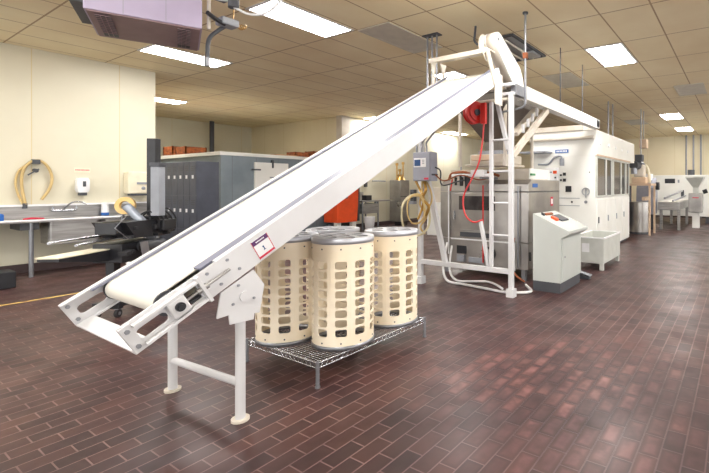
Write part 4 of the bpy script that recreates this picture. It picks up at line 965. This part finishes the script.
MB().cyl((12.2, 2.5, 1.92), (12.75, 2.4, 1.92), .12, n=18).build('motor', 'dgrey', mx_)
B(12.35, 12.6, 2.3, 2.5, 2.03, 2.22).build('switch_box', 'dgrey', mx_, .01)
MB().cyl((12.25, 2.5, 1.68), (12.25, 2.5, 1.85), .09, n=14).build('coupling', 'galv', mx_)
MB().tube([(12.85, 2.3, 1.95), (12.9, 2.24, 1.8), (12.85, 2.2, 1.6), (12.9, 2.2, 1.45)], .04).build('hose', 'cream', mx_)
MB().cyl((12.7, 2.4, 2.0), (12.7, 2.4, H), .015, n=8).build('supply_pipe', 'galv', mx_)
o = B(12.95, 13.25, 2.3, 2.5, 2.45, 2.7).build('hanging_box', 'tanpaint', bevel=.01); tag(o, 'small tan box hung above the mixer stand', 'box')
MB().cyl((13.1, 2.4, 2.7), (13.1, 2.4, H), .012, n=8).build('hanger', 'galv', o)
for i in (0,): pass
cc = thing('outfeed_conveyor', 'low grey conveyor with angled guides between the mixer stand and steel hopper', 'conveyor', (14.9, 1.9, 0))
B(14.0, 16.9, 1.55, 2.15, .62, .86).build('bed', 'steel', cc, .01)
B(13.9, 16.9, 1.6, 2.1, .86, .88).build('belt', 'belt', cc)
MB().bar((13.9, 1.95, .98), (16.6, 1.75, 1.18), .05, .05).build('guide_rail', 'galv', cc)
MB().bar((13.9, 1.72, .9), (16.2, 1.6, 1.02), .04, .04).build('guide_rail', 'galv', cc)
for x in (14.3, 16.6):
    for y in (1.6, 2.1): B(x - .04, x + .04, y - .04, y + .04, 0, .62).build('leg', 'steel', cc)
gm = thing('grey_dosing_unit', 'grey blue dosing unit with slanted top right of the mixer stand', 'machine', (14.0, 2.2, 0))
MB().plate([(13.5, .5), (14.2, .5), (14.3, 1.35), (14.0, 1.6), (13.6, 1.3)], XZ, 2.2, 2.7).build('unit_body', 'boxgrey', gm, .01)
B(13.6, 14.1, 2.3, 2.6, 1.52, 1.72).build('top_cover', 'plastic', gm, .02)
MB().cyl((13.95, 2.2, 1.35), (13.95, 2.1, 1.35), .12, n=16).build('drive', 'black', gm)
for x in (13.6, 14.1): B(x - .04, x + .04, 2.3, 2.6, 0, .5).build('leg', 'dgrey', gm)
st = thing('steel_hopper_feeder', 'grey steel feeder box with pale funnel in front of the white cabinet', 'feeder', (15.8, 1.3, 0))
B(15.2, 15.7, 1.02, 1.42, .5, 1.12).build('feeder_box', 'steel_warm', st, .02)
loft([(15.33, 15.57, 1.14, 1.3, 1.12), (15.33, 15.57, 1.14, 1.3, 1.3), (15.1, 15.85, .98, 1.5, 1.62), (15.1, 15.85, .98, 1.5, 1.66)], 'funnel', 'bin', st)
B(15.3, 15.6, 1.12, 1.32, 0, .5).build('pedestal', 'machwhite', st)
B(15.195, 15.2, 1.12, 1.3, .96, .99).build('red_lettering_strip', 'redmark', st)
MB().cyl((15.5, 1.02, 1.15), (15.5, .9, 1.2), .07, n=14).build('clamp_knob', 'black', st)
wc = thing('white_cabinet_line', 'tall white cabinet machine with dark display near the far wall', 'machine', (17.6, 1.5, 0))
B(17.2, 18.2, .9, 3.0, .25, 1.75).build('cabinet', 'machwhite', wc, .01)
B(17.2, 18.2, -.6, .88, .25, 1.75).build('cabinet', 'machwhite', wc, .01)
B(17.19, 17.2, 2.05, 2.4, 1.45, 1.62).build('display', 'black', wc)
B(17.19, 17.2, 1.9, 1.96, 1.47, 1.58).build('key_strip', 'grey', wc)
for y in (1.75, .62): B(17.17, 17.2, y, y + .1, .95, 1.2).build('door_latch', 'dgrey', wc)
B(17.19, 17.2, .55, .8, 1.5, 1.54).build('red_strip', 'redmark', wc)
for y in (2.9, 1.0, -.5): B(17.25, 18.1, y - .05, y + .05, 0, .25).build('foot', 'dgrey', wc)
MB().cyl((17.6, 1.55, 1.75), (17.6, 1.55, 1.95), .12, n=12).build('top_valve', 'dgrey', wc)
for k, (y, lb) in enumerate(((1.98, 'leftmost of the vertical pipes on the far wall'), (1.7, 'second pipe from the left on the far wall'), (1.42, 'third pipe from the left on the far wall'), (1.05, 'rightmost visible pipe on the far wall'))):
    o = MB().cyl((20.3, y, 0), (20.3, y, H), .035, n=8).build('wall_pipe', 'galv'); tag(o, lb, 'pipe', 'pipes on the far wall')
